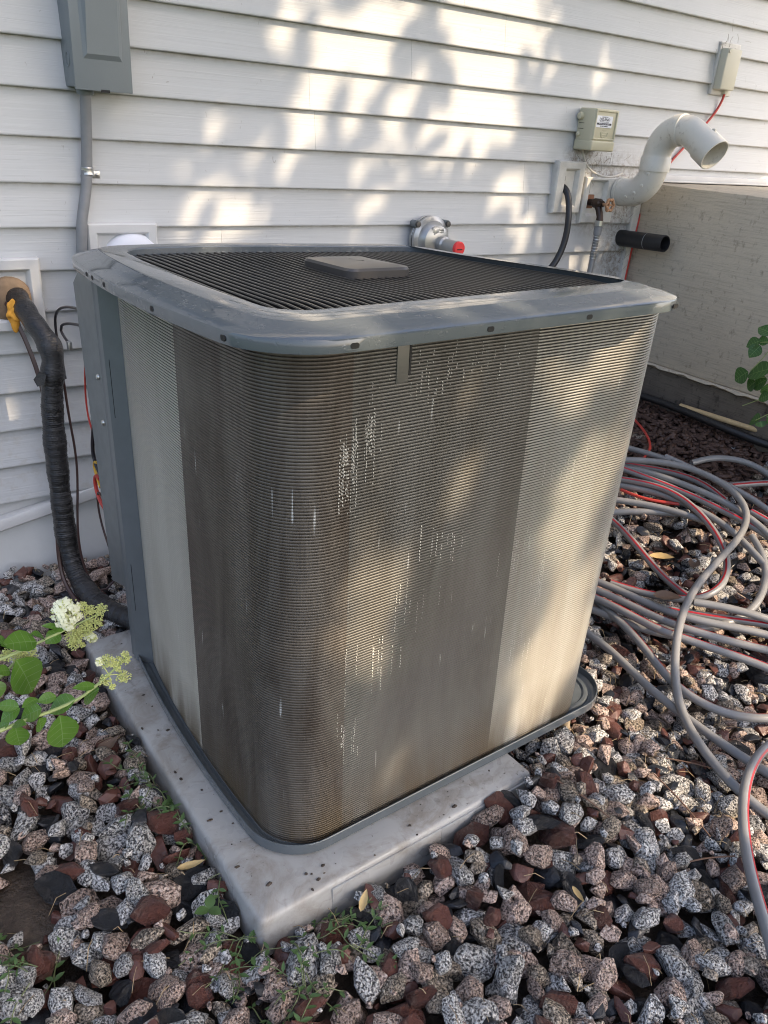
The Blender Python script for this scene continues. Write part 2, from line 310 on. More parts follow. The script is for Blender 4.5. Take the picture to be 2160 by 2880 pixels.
HY_HEADS=[[((0.243,1.220,0.429),0.0239,1),((0.270,1.220,0.433),0.0096,0),((0.281,1.220,0.421),0.0113,0),((0.301,1.220,0.416),0.0129,0),((0.287,1.220,0.394),0.0162,0),((0.271,1.220,0.384),0.0146,0),((0.253,1.220,0.379),0.0179,0),((0.250,1.220,0.362),0.0131,0),((0.281,1.220,0.364),0.0090,1),((0.244,1.220,0.404),0.0097,1),((0.263,1.220,0.354),0.0049,0)],[((0.299,1.100,0.391),0.0130,0),((0.271,1.100,0.395),0.0137,0),((0.296,1.100,0.353),0.0132,0),((0.265,1.100,0.358),0.0115,0),((0.276,1.100,0.340),0.0062,0),((0.283,1.100,0.385),0.0076,0),((0.259,1.100,0.398),0.0053,1),((0.289,1.100,0.372),0.0061,0)],[((0.172,1.240,0.370),0.0147,0),((0.178,1.240,0.351),0.0157,0),((0.145,1.240,0.362),0.0131,0),((0.159,1.240,0.351),0.0099,0)]]
RP_LEAVES=[((2.400,1.305,0.716),(2.405,1.361,0.727),0.030),((2.400,1.338,0.689),(2.390,1.375,0.662),0.025),((2.400,1.334,0.675),(2.377,1.348,0.635),0.027),((2.400,1.346,0.687),(2.418,1.318,0.689),0.022),((2.400,1.350,0.586),(2.399,1.388,0.545),0.036),((2.400,1.274,0.617),(2.411,1.361,0.569),0.041),((2.400,1.316,0.563),(2.419,1.350,0.525),0.027),((2.400,1.281,0.580),(2.411,1.329,0.537),0.033),((2.400,1.275,0.569),(2.421,1.280,0.525),0.030),((2.400,1.257,0.537),(2.395,1.289,0.511),0.022),((2.400,1.266,0.452),(2.415,1.308,0.431),0.030),((2.400,1.264,0.447),(2.397,1.252,0.431),0.025),((2.400,1.249,0.468),(2.422,1.237,0.454),0.025)]
RP_STEMS=[[(2.400,1.295,0.685),(2.400,1.303,0.661),(2.400,1.317,0.635),(2.400,1.330,0.609),(2.400,1.344,0.590)],[(2.400,1.298,0.694),(2.400,1.318,0.691),(2.400,1.337,0.684)],[(2.400,1.251,0.544),(2.400,1.267,0.526),(2.400,1.290,0.512),(2.400,1.314,0.491),(2.400,1.337,0.476)],[(2.400,1.267,0.595),(2.400,1.284,0.589),(2.400,1.312,0.576)],[(2.400,1.234,0.488),(2.400,1.255,0.469),(2.400,1.280,0.445)]]
GAPS=[(1.263,2.143,1.370,0.072),(1.399,2.143,1.361,0.068),(1.350,2.143,1.412,0.056),(1.148,2.143,1.423,0.040),(1.189,2.143,1.469,0.040),(1.845,2.143,1.499,0.096),(2.012,2.143,1.542,0.080),(1.696,2.143,1.529,0.064),(1.673,2.143,1.439,0.032),(1.970,2.143,1.347,0.068),(1.805,2.143,1.283,0.048),(2.061,2.143,1.407,0.056),(1.421,2.143,1.065,0.056),(1.443,2.143,0.981,0.056),(1.181,2.143,1.190,0.040),(1.251,2.143,1.291,0.048),(1.125,2.143,1.123,0.040),(0.943,2.143,0.990,0.048),(0.875,2.143,0.931,0.040),(1.011,2.143,0.942,0.040),(0.947,2.143,1.150,0.024),(1.787,2.143,1.149,0.064),(1.652,2.143,1.183,0.048),(2.341,2.143,1.431,0.028),(1.986,2.143,1.043,0.048),(1.938,2.143,1.197,0.064),(1.585,2.143,1.305,0.032),(1.329,2.143,1.251,0.048),(1.483,2.143,1.493,0.040),(0.389,2.143,0.771,0.036),(0.347,2.143,0.490,0.032),(0.333,2.143,0.389,0.032),(1.525,2.143,1.227,0.040),(2.311,2.143,0.806,0.048),(2.084,2.143,0.876,0.040),(2.332,2.143,1.017,0.040),(2.162,2.143,0.938,0.040),(2.516,2.143,0.801,0.040),(0.570,0.863,0.587,0.036),(0.642,0.863,0.549,0.040),(0.538,0.861,0.548,0.036),(0.626,0.861,0.502,0.032),(0.506,0.860,0.525,0.024),(0.798,0.870,0.701,0.020),(0.800,0.874,0.833,0.022),(0.637,0.870,0.771,0.016),(0.704,0.853,0.199,0.024),(0.633,0.857,0.372,0.024),(1.110,0.880,0.858,0.035),(1.106,0.877,0.774,0.040),(1.111,0.875,0.702,0.050),(1.103,0.873,0.630,0.055),(1.085,0.869,0.538,0.060),(1.090,0.865,0.393,0.070),(1.076,0.861,0.265,0.070),(1.056,0.857,0.157,0.060),(1.135,0.867,0.432,0.050),(1.143,0.881,0.871,0.030),(1.179,0.878,0.763,0.030),(1.038,0.874,0.697,0.030),(1.193,0.864,0.304,0.040),(1.144,0.825,0.995,0.100),(1.293,0.972,0.992,0.070),(1.030,1.011,0.988,0.050),(0.821,0.949,0.987,0.060),(0.675,0.928,0.986,0.050),(0.534,0.885,0.986,0.040),(0.860,1.122,0.982,0.050),(1.156,1.019,0.989,0.050),(2.034,1.337,0.148,0.121),(2.070,1.222,0.144,0.135),(1.877,1.250,0.098,0.108),(1.883,1.116,0.086,0.121),(1.876,1.305,0.103,0.095),(2.021,1.062,0.108,0.095),(2.315,1.391,0.235,0.095),(2.246,1.489,0.227,0.081),(2.356,1.274,0.224,0.081),(1.905,0.897,0.064,0.095),(1.754,0.932,0.048,0.081),(1.711,1.053,0.050,0.095),(1.423,0.914,0.020,0.095),(1.411,0.805,0.019,0.108),(1.379,0.715,0.020,0.095),(1.473,0.660,0.021,0.108),(1.405,0.556,0.019,0.108),(1.340,0.579,0.018,0.095),(1.295,0.763,0.020,0.081),(1.263,0.817,0.020,0.068),(1.584,0.873,0.029,0.081),(1.670,0.759,0.031,0.081),(1.288,0.470,0.019,0.081),(1.234,0.516,0.018,0.068),(1.242,0.577,0.021,0.068),(1.174,0.741,0.030,0.054),(1.236,0.666,0.023,0.054),(0.281,1.883,0.019,0.041),(2.257,1.091,0.161,0.081),(1.600,0.636,0.023,0.081),(1.970,1.225,0.119,0.200),(1.854,1.043,0.072,0.170),(1.484,0.836,0.022,0.190),(1.483,0.655,0.020,0.200),(1.289,0.785,0.020,0.120),(2.073,1.004,0.108,0.170),(1.299,0.573,0.020,0.160),(1.803,0.796,0.043,0.160),(1.676,0.962,0.041,0.160)]
HOSES=[
 [(2.143,1.536,0.252),(2.180,1.494,0.262),(2.215,1.450,0.269),(2.240,1.398,0.270),(2.261,1.347,0.268),(2.272,1.294,0.263),(2.279,1.241,0.253),(2.270,1.185,0.241),(2.251,1.141,0.226),(2.217,1.106,0.212),(2.168,1.080,0.195),(2.102,1.064,0.179),(2.021,1.054,0.161),(1.921,1.034,0.149),(1.846,1.018,0.134),(1.781,0.996,0.121),(1.719,0.966,0.110),(1.664,0.935,0.103),(1.613,0.904,0.097),(1.531,0.840,0.034),(1.492,0.798,0.032),(1.452,0.747,0.030),(1.420,0.698,0.030),(1.397,0.648,0.030),(1.376,0.597,0.028),(1.366,0.556,0.029),(1.376,0.525,0.012),(1.372,0.493,0.012),(1.372,0.465,0.011),(1.376,0.426,0.010)],
 [(2.147,1.536,0.224),(2.171,1.486,0.228),(2.187,1.433,0.229),(2.195,1.383,0.226),(2.208,1.334,0.222),(2.227,1.287,0.220),(2.240,1.243,0.215),(2.247,1.195,0.207),(2.248,1.158,0.199),(2.246,1.117,0.190),(2.251,1.084,0.183),(2.252,1.042,0.172)],
 [(2.086,1.498,0.207),(2.107,1.458,0.212),(2.129,1.416,0.215),(2.145,1.373,0.215),(2.154,1.326,0.212),(2.150,1.275,0.203),(2.134,1.220,0.190),(2.117,1.168,0.176),(2.095,1.121,0.163),(2.067,1.075,0.149),(2.032,1.034,0.136),(1.989,1.001,0.122),(1.936,0.978,0.110),(1.883,0.973,0.100),(1.834,0.981,0.094),(1.825,1.018,0.076),(1.794,1.057,0.073),(1.771,1.094,0.072),(1.748,1.127,0.070),(1.729,1.164,0.068),(1.719,1.200,0.069)],
 [(2.084,1.491,0.187),(2.110,1.447,0.191),(2.129,1.402,0.194),(2.145,1.359,0.193),(2.155,1.312,0.190),(2.158,1.268,0.184),(2.173,1.234,0.181),(2.181,1.202,0.177),(2.179,1.160,0.169),(2.172,1.117,0.159),(2.167,1.077,0.149),(2.154,1.040,0.140),(2.140,1.002,0.130),(2.123,0.958,0.117)],
 [(2.020,1.448,0.165),(2.051,1.401,0.170),(2.077,1.356,0.173),(2.100,1.312,0.174),(2.116,1.272,0.174),(2.129,1.233,0.171),(2.139,1.210,0.169)],
 [(1.991,1.428,0.135),(2.030,1.398,0.145),(2.066,1.361,0.152),(2.097,1.320,0.156),(2.124,1.292,0.159)],
 [(1.963,1.426,0.128),(1.952,1.378,0.121),(1.935,1.318,0.111),(1.913,1.255,0.099),(1.885,1.188,0.086),(1.865,1.127,0.076),(1.857,1.077,0.069),(1.865,1.042,0.066)],
 [(2.329,1.419,0.251),(2.369,1.419,0.262),(2.410,1.403,0.268),(2.447,1.375,0.272),(2.478,1.342,0.272),(2.502,1.304,0.268),(2.513,1.263,0.260),(2.511,1.215,0.247)],
 [(2.341,1.280,0.221),(2.389,1.255,0.226),(2.431,1.235,0.229),(2.479,1.220,0.233),(2.514,1.206,0.236)],
 [(2.212,1.490,0.227),(2.238,1.441,0.230),(2.265,1.398,0.231),(2.281,1.350,0.230),(2.282,1.307,0.222),(2.274,1.266,0.213),(2.265,1.228,0.203)],
 [(2.208,1.298,0.202),(2.213,1.255,0.195),(2.223,1.213,0.190),(2.229,1.165,0.182),(2.243,1.127,0.176),(2.249,1.092,0.170),(2.261,1.057,0.163)],
 [(2.356,1.242,0.217),(2.358,1.212,0.211),(2.362,1.173,0.202),(2.370,1.134,0.193)],
 [(2.306,1.161,0.188),(2.317,1.135,0.183),(2.318,1.110,0.177),(2.319,1.081,0.169)],
 [(2.206,1.085,0.159),(2.199,1.055,0.152),(2.178,1.022,0.140),(2.149,0.991,0.129),(2.120,0.960,0.117)],
 [(1.682,1.200,0.082),(1.692,1.155,0.081),(1.702,1.109,0.081),(1.708,1.063,0.080),(1.717,1.020,0.079),(1.738,0.977,0.079),(1.762,0.936,0.080),(1.788,0.899,0.080),(1.830,0.863,0.082),(1.903,0.814,0.085)],
 [(1.651,1.175,0.076),(1.663,1.132,0.077),(1.670,1.085,0.076),(1.673,1.036,0.074),(1.682,0.997,0.072),(1.700,0.960,0.073),(1.719,0.918,0.073),(1.744,0.875,0.072),(1.771,0.835,0.073),(1.831,0.766,0.074)],
 [(1.624,1.153,0.070),(1.633,1.108,0.070),(1.637,1.059,0.069),(1.640,1.012,0.068),(1.645,0.973,0.068),(1.657,0.932,0.067),(1.675,0.967,0.060),(1.694,0.907,0.059),(1.719,0.855,0.059),(1.742,0.802,0.058),(1.764,0.768,0.058),(1.798,0.729,0.057)],
 [(1.615,1.144,0.039),(1.624,1.096,0.039),(1.635,1.050,0.040),(1.654,1.012,0.040),(1.673,0.981,0.040),(1.693,0.953,0.042),(1.734,0.921,0.044)],
 [(1.805,0.988,0.099),(1.842,0.952,0.102),(1.873,0.912,0.102),(1.901,0.870,0.102),(1.931,0.830,0.100)],
 [(1.746,1.057,0.061),(1.782,1.026,0.065),(1.800,0.980,0.063),(1.828,0.947,0.064),(1.867,0.912,0.066),(1.906,0.877,0.068),(1.965,0.841,0.070)],
 [(1.533,1.101,0.021),(1.530,1.043,0.019),(1.519,0.981,0.018),(1.511,0.923,0.016),(1.490,0.927,0.015),(1.489,0.858,0.014),(1.481,0.795,0.014),(1.476,0.725,0.012),(1.474,0.660,0.012),(1.472,0.603,0.013),(1.484,0.549,0.011),(1.497,0.498,0.012)],
 [(1.614,1.032,0.046),(1.595,0.984,0.043),(1.570,0.928,0.039),(1.546,0.875,0.035),(1.557,0.874,0.020),(1.548,0.825,0.019),(1.539,0.772,0.017),(1.549,0.722,0.018),(1.573,0.687,0.017),(1.604,0.657,0.018),(1.663,0.621,0.018)],
 [(1.595,0.568,0.053),(1.548,0.585,0.052),(1.494,0.582,0.051),(1.432,0.565,0.050),(1.371,0.540,0.049),(1.313,0.507,0.048),(1.260,0.470,0.048),(1.213,0.433,0.050),(1.173,0.397,0.050),(1.139,0.362,0.048),(1.106,0.328,0.049),(1.083,0.299,0.048),(1.061,0.264,0.049)],
 [(2.254,1.635,0.243),(2.270,1.574,0.248),(2.279,1.515,0.248),(2.288,1.470,0.246)],
]
BLACKPIPE=[(2.633,1.893,0.314),(2.637,1.790,0.314),(2.630,1.677,0.313),(2.618,1.567,0.312),(2.624,1.471,0.304),(2.646,1.390,0.294),(2.671,1.343,0.286)]
STICK=[(2.639,1.715,0.324),(2.646,1.624,0.325),(2.657,1.531,0.324),(2.690,1.455,0.318),(2.727,1.383,0.307)]
REDW=[(2.430,1.751,0.289),(2.408,1.703,0.285),(2.382,1.655,0.278),(2.344,1.605,0.269),(2.312,1.571,0.260),(2.286,1.558,0.252)]
REDW2=[(2.066,1.483,0.182),(2.073,1.442,0.179),(2.082,1.401,0.179),(2.103,1.362,0.181),(2.127,1.336,0.185),(2.144,1.311,0.187)]
# ============================================================ SETTING
def grid_sheet(name, x0, x1, y0, y1, nx, ny, fz, mat, kind='structure', label=None):
    b = MB(); vs = [(x0+(x1-x0)*i/nx, y0+(y1-y0)*j/ny, fz(x0+(x1-x0)*i/nx, y0+(y1-y0)*j/ny)) for j in range(ny+1) for i in range(nx+1)]
    b.add(vs, [(j*(nx+1)+i, j*(nx+1)+i+1, (j+1)*(nx+1)+i+1, (j+1)*(nx+1)+i) for j in range(ny) for i in range(nx)])
    o = b.build(name, mat, smooth=0); o.data.polygons.foreach_set('use_smooth', [True]*len(o.data.polygons)); return tag(o, kind=kind, label=label)
def nz(x, y): return ground(x, y) - .044 - .022*sm(1.2, 1.5, x) + .040*max(0, 1-math.hypot((x-.075)/.13, (y-1.05)/.17))**.6 + .006*math.sin(x*23+y*9)*math.sin(y*31-x*7)
grid_sheet('soil', -1.6, 4.2, -.9, 2.3, 160, 90, nz, M['soil'])
# lawn all round the bed, out to the horizon (four strips joined edge to edge with the bed)
b = MB(); Q = 160; x0, x1, y0, y1 = -1.6, 4.2, -.9, 2.3
for a in ((-Q, x0, -Q, Q), (x1, Q, -Q, Q), (x0, x1, -Q, y0), (x0, x1, y1, Q)):
    b.add([(a[0], a[2], -.02), (a[1], a[2], -.02), (a[1], a[3], -.02), (a[0], a[3], -.02)], [(0, 1, 2, 3)])
tag(b.build('lawn', M['lawn'], smooth=0), kind='structure')
# ---- house wall: lapped siding, one board per course and seam
EXP = .10078; Z0 = 1.33784; LAP = .0165
wall = thing('house_wall', (1.2, YW, .1), 'white lapped vinyl siding wall of the house behind the grey unit', 'house wall', kind='thing')
def slope(x): return .123 + .18*x if x < 2.69 else 1.098
seams = {1: 1.215, 2: 1.235, 0: 1.55, -1: 1.9, 3: 2.06, 4: 2.10, -2: 1.72, -3: 2.5, -4: .8, 5: .95, 6: 1.6, 7: 1.3}
def board(xa, xb, k):
    zb, zt = Z0 - k*EXP, Z0 - (k-1)*EXP
    prof = [(zt + .006, .0015), (zb + .055, LAP*.50), (zb + .004, LAP - .0012), (zb, LAP - .0004), (zb - .002, LAP - .002), (zb - .002, 0.)]
    xs = [xa] + [x for x in np.arange(math.ceil(xa/.15)*.15, xb, .15) if xa + .01 < x < xb - .01] + [xb]
    if xa < 2.69 < xb: xs = sorted(xs + [2.689, 2.691])
    rs = []
    for x in xs:
        s = slope(x) - .004; wv = .0012*math.sin(x*3.1 + k*1.7) + .0006*math.sin(x*9 + k)
        rs.append([(x, YW - max(0, d + (wv if d > .003 else 0)), max(z + wv*.4, s)) for z, d in prof])
    live = [max(p[2] for p in r) > slope(r[0][0]) + .003 for r in rs]
    rs = [r for r, l in zip(rs, live) if l]
    if len(rs) < 2: return
    bb = MB(); bb.rings(rs, False)
    for e in (rs[0], rs[-1]): bb.add(e, [tuple(range(6))])
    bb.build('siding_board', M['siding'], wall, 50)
for k in range(-13, 12):
    s = seams.get(k, 1.0 + (k*37 % 11)*.13)
    if k == 3: s = 2.06
    board(-1.5, s, k); board(s + .0006, 5.0, k)
    rs = [(s - .0010, YW - LAP - .0012), (s + .0002, YW - LAP + .003)]
b = MB(); b.box((-1.5, YW + .004, -.15), (5, YW + .09, 3.0)); b.build('sheathing', M['trim'], wall, 0)
# starter strip that follows the slope of the ground
b = MB(); rs = []
for x in np.linspace(-1.5, 2.64, 30):
    z = slope(x); rs.append([(x, YW, z+.013), (x, YW-.023, z+.011), (x, YW-.026, z+.004), (x, YW-.024, z-.020), (x, YW-.016, z-.026), (x, YW+.002, z-.026)])
b.rings(rs, True, (1, 1)); b.build('starter_strip', M['trim'], wall)
b = MB(); b.box((2.646, YW-.024, .20), (2.686, YW+.002, 1.086), .004); b.build('corner_trim', M['trim_dirty'], wall)
b = MB(); b.box((2.66, YW-.026, 1.0865), (5, YW+.002, 1.113), .004); b.box((2.70, YW-.034, 1.0865), (5, YW-.0265, 1.093), .002); b.build('channel_trim', M['trim'], wall)
fd = MB(); rs = []
for x in np.linspace(-1.5, 2.685, 40): rs.append([(x, YW-.004, slope(x)-.012), (x, YW-.004, -.3), (x, YW+.003, -.3), (x, YW+.003, slope(x)-.012)])
fd.rings(rs, True, (1, 1)); tag(fd.build('foundation', M['painted']), 'white painted foundation strip under the sloping siding trim', 'foundation', kind='thing')
# ---- concrete stoop
st = thing('concrete_stoop', (3.4, 1.2, .3), 'brushed concrete side of the stoop with a damp dark footing', 'stoop')
b = MB(); b.box((2.69, .55, .432), (4.6, YW - .001, 1.083), .008); b.build('upper_block', M['concrete'], st)
b = MB(); rs = []
for i in range(60):
    y = .55 + (YW-.002-.55)*i/59; w = .004*math.sin(y*40)+.003*math.sin(y*93+1)
    rs.append([(2.70, y, .4315), (2.681+w, y, .4318), (2.678+w, y, .424+w*.6), (2.688+w*.3, y, .418), (2.70, y, .4175)])
b.rings(rs, True, (1, 1)); b.build('ledge_lip', M['concrete'], st)
b = MB(); b.box((2.698, .56, -.2), (4.59, YW - .002, .4172), .004); b.build('footing', M['footing'], st)

# ============================================================ CONDENSER UNIT (built in its own slightly leaning frame)
UM = Matrix(((0.999804, -0.015763, -0.011957, -.013), (0.016125, 0.999393, 0.030867, .835), (0.011463, -0.031054, 0.999452, 0), (0, 0, 0, 1)))
BU, BV, BZ = .885, .37, .052
unit = thing('air_conditioner', None, 'big grey outdoor air conditioner unit with bare fin coils, leaning on a grey pad', 'air conditioner', M=UM @ Matrix.Translation((BU, BV, BZ)))
unit['_o'] = [BU, BV, BZ]
def outline(u0, u1, v0, v1, r, d=0., k=.15, vm=.28, nc=10, step=.02):
    a0, a1, c0, c1 = u0+d, u1-d, v0+d, v1-d; r = max(r-d, .004); P = []; NE = (max(2, int((u1-u0)/step)), max(2, int((v1-v0)/step)))
    def edge(p, q):
        n = NE[0 if abs(p[0]-q[0]) > abs(p[1]-q[1]) else 1]
        for i in range(n): P.append((p[0]+(q[0]-p[0])*i/n, p[1]+(q[1]-p[1])*i/n))
    def arc(cx, cy, s):
        for i in range(nc): t = R(s + 90*i/nc); P.append((cx+r*math.cos(t), cy+r*math.sin(t)))
    arc(a0+r, c0+r, 180); edge((a0+r, c0), (a1-r, c0)); arc(a1-r, c0+r, 270); edge((a1, c0+r), (a1, c1-r))
    arc(a1-r, c1-r, 0); edge((a1-r, c1), (a0+r, c1)); arc(a0+r, c1-r, 90); edge((a0, c1-r), (a0, c0+r))
    return [(u + k*(v-vm)**2*max(0, (u1-u)/(u1-u0))**2, v) for u, v in P]
PAN = dict(u0=.452, u1=1.337, v0=-.014, v1=.80, r=.10, k=.14)
def sweep(b, kw, prof, caps=(0, 0)): return b.rings([[(u, v, z) for u, v in outline(**kw, d=d)] for d, z in prof], True, caps)
b = MB(); sweep(b, PAN, [(.06, .0522), (.006, .0522), (.001, .056), (0, .0765), (.0008, .078), (.0022, .078), (.003, .0765), (.0035, .062), (.007, .060), (.018, .0592), (.021, .0640), (.026, .0648), (.030, .0642), (.034, .0600), (.2, .0600)], (1, 1))
b.build('base_pan', M['paint'], unit, 30)
# fin coils: real corrugation, four visible sections, view-dependent bands put into their colours
CO = dict(u0=.4745, u1=1.272, v0=0., v1=.735, r=.088, k=.17, vm=.27, nc=26, step=.009)
zc0, zc1, NRID = .0615, .953, 176
def flare(u, z): return .042*(z-.30)/.65*sm(.95, 1.26, u)
def coil_section(name, sel, mat, dep=.002, w=.6, off=0.):
    A = outline(**CO, d=off); B = outline(**CO, d=off+dep); n = len(A)
    per = [0.]
    for i in range(n): per.append(per[-1] + math.dist(A[i], A[(i+1) % n]))
    idx = [i for i in range(n) if sel(*A[i])]
    st_ = next((i for i in idx if (i-1) % n not in idx), idx[0]); run = []
    i = st_
    while i % n in idx and len(run) < len(idx): run.append(i % n); i += 1
    run = [(run[0]-1) % n] + run
    p = (zc1-zc0)/NRID; rows = []
    for q in range(NRID):
        z = zc0 + q*p; rows += [(B, z+.02*p), (A, z+p*.07), (A, z+p*(w-.07)), (B, z+p*w)]
    b = MB(); m = len(run); b.v = [(P[i][0] + flare(P[i][0], z), P[i][1], z) for P, z in rows for i in run]
    for q in range(NRID):
        for rr_ in range(3):
            o_ = (q*4+rr_)*m
            for j in range(m-1): b.f.append((o_+j, o_+j+1, o_+m+j+1, o_+m+j)); b.m.append(0)
    o = b.build(name, mat, unit, 0); me = o.data; me.polygons.foreach_set('use_smooth', [True]*len(me.polygons))
    uv = me.uv_layers.new(name='UVMap')
    pu = np.array([per[i] for i in run]); pz = np.array([z for _, z in rows])
    li = np.zeros(len(me.loops), dtype=np.int32); me.loops.foreach_get('vertex_index', li)
    uv.data.foreach_set('uv', np.stack([pu[li % m], pz[li // m]], 1).astype(np.float32).ravel()); return o
tag(coil_section('fin_coil', lambda u, v: u < .6 and v > .322, M['fins_l'], .0020, .50), 'pale band of fins on the left side')
tag(coil_section('fin_coil', lambda u, v: v <= .322 and u <= .603 and v < .5, M['fins_k'], .0009, .90), 'dark band of brown fins with grime round the near corner')
tag(coil_section('fin_coil', lambda u, v: .603 < u <= .956 and v < .2, M['fins_d'], .0012, .85), 'dark band of fins with some grime on the front')
tag(coil_section('fin_coil', lambda u, v: u > .956 and v < .70, M['fins_r'], .0018, .63), 'bright fins towards the right corner')
coil_section('fin_coil', lambda u, v: u >= .6 and v >= .70, M['fins_l'])
b = MB(); b.rings([[(u + flare(u, z), v, z) for u, v in outline(**CO, d=.0085)] for z in np.linspace(zc0, zc1, 9)]); b.build('gap_shade_backing', M['gap_shade'], unit, 30)  # dark sheet behind the fins, shade of the gaps put into its colour
b = MB(); b.box((.672, -.0016, .882), (.693, .001, .950), .0006); b.build('fin_tag', M['tagm'], unit)
b = MB(); b.box((.694, -.0012, .892), (.6975, .001, .950)); b.build('fin_gap', M['dark'], unit, 0)
# combed-over fins: pale bent nicks standing just proud of the coil
b = MB(); rr = random.Random(8)
def nick(u, z, l, w=.0016):
    n = max(2, int(l/.0056))
    for i in range(n):
        if rr.random() < .25: continue
        zz = z - i*.0056; du = rr.uniform(-.0006, .0006)
        b.add([(u+du-w/2, -.0008, zz), (u+du+w/2, -.0008, zz), (u+du+w/2, -.0020, zz-.0022), (u+du-w/2, -.0020, zz-.0022)], [(0, 1, 2, 3)])
for cu, cz, su, n, ln in ((.60, .80, .03, 16, .09), (.63, .85, .012, 5, .10), (.78, .897, .10, 34, .034), (.62, .83, .03, 12, .08), (.66, .44, .06, 9, .10), (.80, .62, .06, 8, .06), (.98, .55, .05, 10, .06), (1.02, .33, .04, 8, .08), (.60, .30, .03, 10, .07), (1.06, .70, .06, 10, .05), (.72, .52, .05, 8, .07), (1.03, .48, .02, 8, .09)):
    for _ in range(n): nick(cu + rr.gauss(0, su*.6), cz + rr.gauss(0, .015), ln*rr.uniform(.4, 1.2), rr.choice((.0007, .001, .0016)))
tag(b.build('bent_fins', M['fins_p'], unit, 0), kind='stuff')
# left corner post (folded column) and galvanised control panel
b = MB(); pts = [(.500, .656), (.492, .668), (.480, .684), (.474, .693), (.472, .705), (.476, .712), (.473, .722), (.479, .738), (.50, .742)]
b.rings([[(u, v, z) for u, v in pts] for z in (.0612, .30, .60, .9535)], True, (1, 1)); b.build('corner_post', M['post'], unit, 15)
for zz in ((.66, .78), (.20, .32)):
    b = MB(); b.box((.4795, .6835, zz[0]), (.4815, .6875, zz[1])); b.build('post_slot', M['dark'], unit, 0)
b = MB(); poly = [(.735, .952), (.802, .9405), (.864, .900), (.835, .206), (.735, .238)]
b.add([(.4775, v, z) for v, z in poly] + [(.4790, v, z) for v, z in poly], [(4, 3, 2, 1, 0), (5, 6, 7, 8, 9)] + [(i, (i+1) % 5, 5+(i+1) % 5, 5+i) for i in range(5)])
b.build('control_panel', M['galv'], unit, 0)
b = MB(); b.box((.52, .742, .24), (.66, .79, .94), .004); b.build('control_box', M['galv'], unit)
for z in (.727, .628):
    b = MB(); b.lathe([(.0065, 0), (.0065, .002), (.0045, .0045), (.002, .0052)], (.4773, .758, z), (-1, 0, 0), 10); b.build('screw', M['steel'], unit)
# lid
LID = dict(u0=.4125, u1=1.273, v0=-.070, v1=.80, r=.112, k=.17, vm=.33, nc=12)
OPN = dict(u0=.510, u1=1.238, v0=.053, v1=.705, r=.055, k=.15, vm=.33, nc=12)
def opn(d): return dict(OPN, u0=OPN['u0']+d, u1=OPN['u1']-d, v0=OPN['v0']+d, v1=OPN['v1']-d, r=max(.01, OPN['r']-d))
def resample(P, n):
    P = [Vector((*p, 0)) for p in P]; P.append(P[0]); L = [0.]
    for i in range(len(P)-1): L.append(L[-1] + (P[i+1]-P[i]).length)
    out = []; j = 0
    for q in range(n):
        s = L[-1]*q/n
        while L[j+1] < s: j += 1
        out.append(tuple((P[j] + (P[j+1]-P[j])*((s-L[j])/max(1e-9, L[j+1]-L[j])))[:2]))
    return out
def warp(u, v): return -.018*sm(.62, 1.30, u)*sm(.0, .72, v)
b = MB(); rs = []
def LP(kw, d): return outline(**kw, d=d)
# match ring points by angle so that outer and inner rings pair cleanly
def by_angle(P, n=240, c=(.88, .37)):
    out = []; m = len(P); seg = [(P[i], P[(i+1) % m]) for i in range(m)]
    for q in range(n):
        t = 2*math.pi*q/n; dx, dy = math.cos(t), math.sin(t); best = None
        for (ax, ay), (bx, by) in seg:
            ex, ey = bx-ax, by-ay; den = dx*ey - dy*ex
            if abs(den) < 1e-12: continue
            s = ((ax-c[0])*ey - (ay-c[1])*ex)/den; w = ((ax-c[0])*dy - (ay-c[1])*dx)/den
            if s > 0 and -1e-6 <= w <= 1+1e-6: best = s; break
        out.append((c[0]+dx*best, c[1]+dy*best))
    return out
for d, z in ((.0035, .9595), (.0012, .9555), (0, .9558), (-.0002, .9570), (0, .9712), (.0010, .9730), (.0030, .9742), (.026, .9798), (.048, .9842), (.0505, .9852), (.054, .9854)):
    rs.append([(u, v, z + warp(u, v)) for u, v in by_angle(outline(**LID, d=d))])
for d, z in ((-.006, .9850), (-.002, .9843), (0, .9825), (.001, .964), (-.004, .964)):
    rs.append([(u, v, z + warp(u, v)) for u, v in by_angle(outline(**opn(d)))])
b.rings(rs, True); b.build('top_cover', M['paint'], unit, 28)
def slot_at(u, v, z, ax, L=.013, h=.0075, nm='slot'):
    b = MB(); n = 14; ring = []
    for i in range(n):
        t = 2*math.pi*i/n; q = (L-h)/2; ring.append((math.cos(t)*h/2 + (q if math.cos(t) > 0 else -q), math.sin(t)*h/2))
    a = Vector((ax[1], -ax[0], 0)).normalized(); o = Vector((u, v, z)); k = Vector((*ax, 0))
    b.rings([[o + a*x + Vector((0, 0, y)) + k*q for x, y in ring] for q in (-.002, .0006)], True, (1, 1)); b.build(nm, M['dark'], unit, 0)
for u in (.554, .779, .982, 1.195): slot_at(u, -.070, .9636, (0, -1))
for v in (.563, .523, .451, .239, .035):
    slot_at(.4125 + .17*(v-.33)**2 + (.0 if v > .04 else .0), v, .9636, (-1, 0))
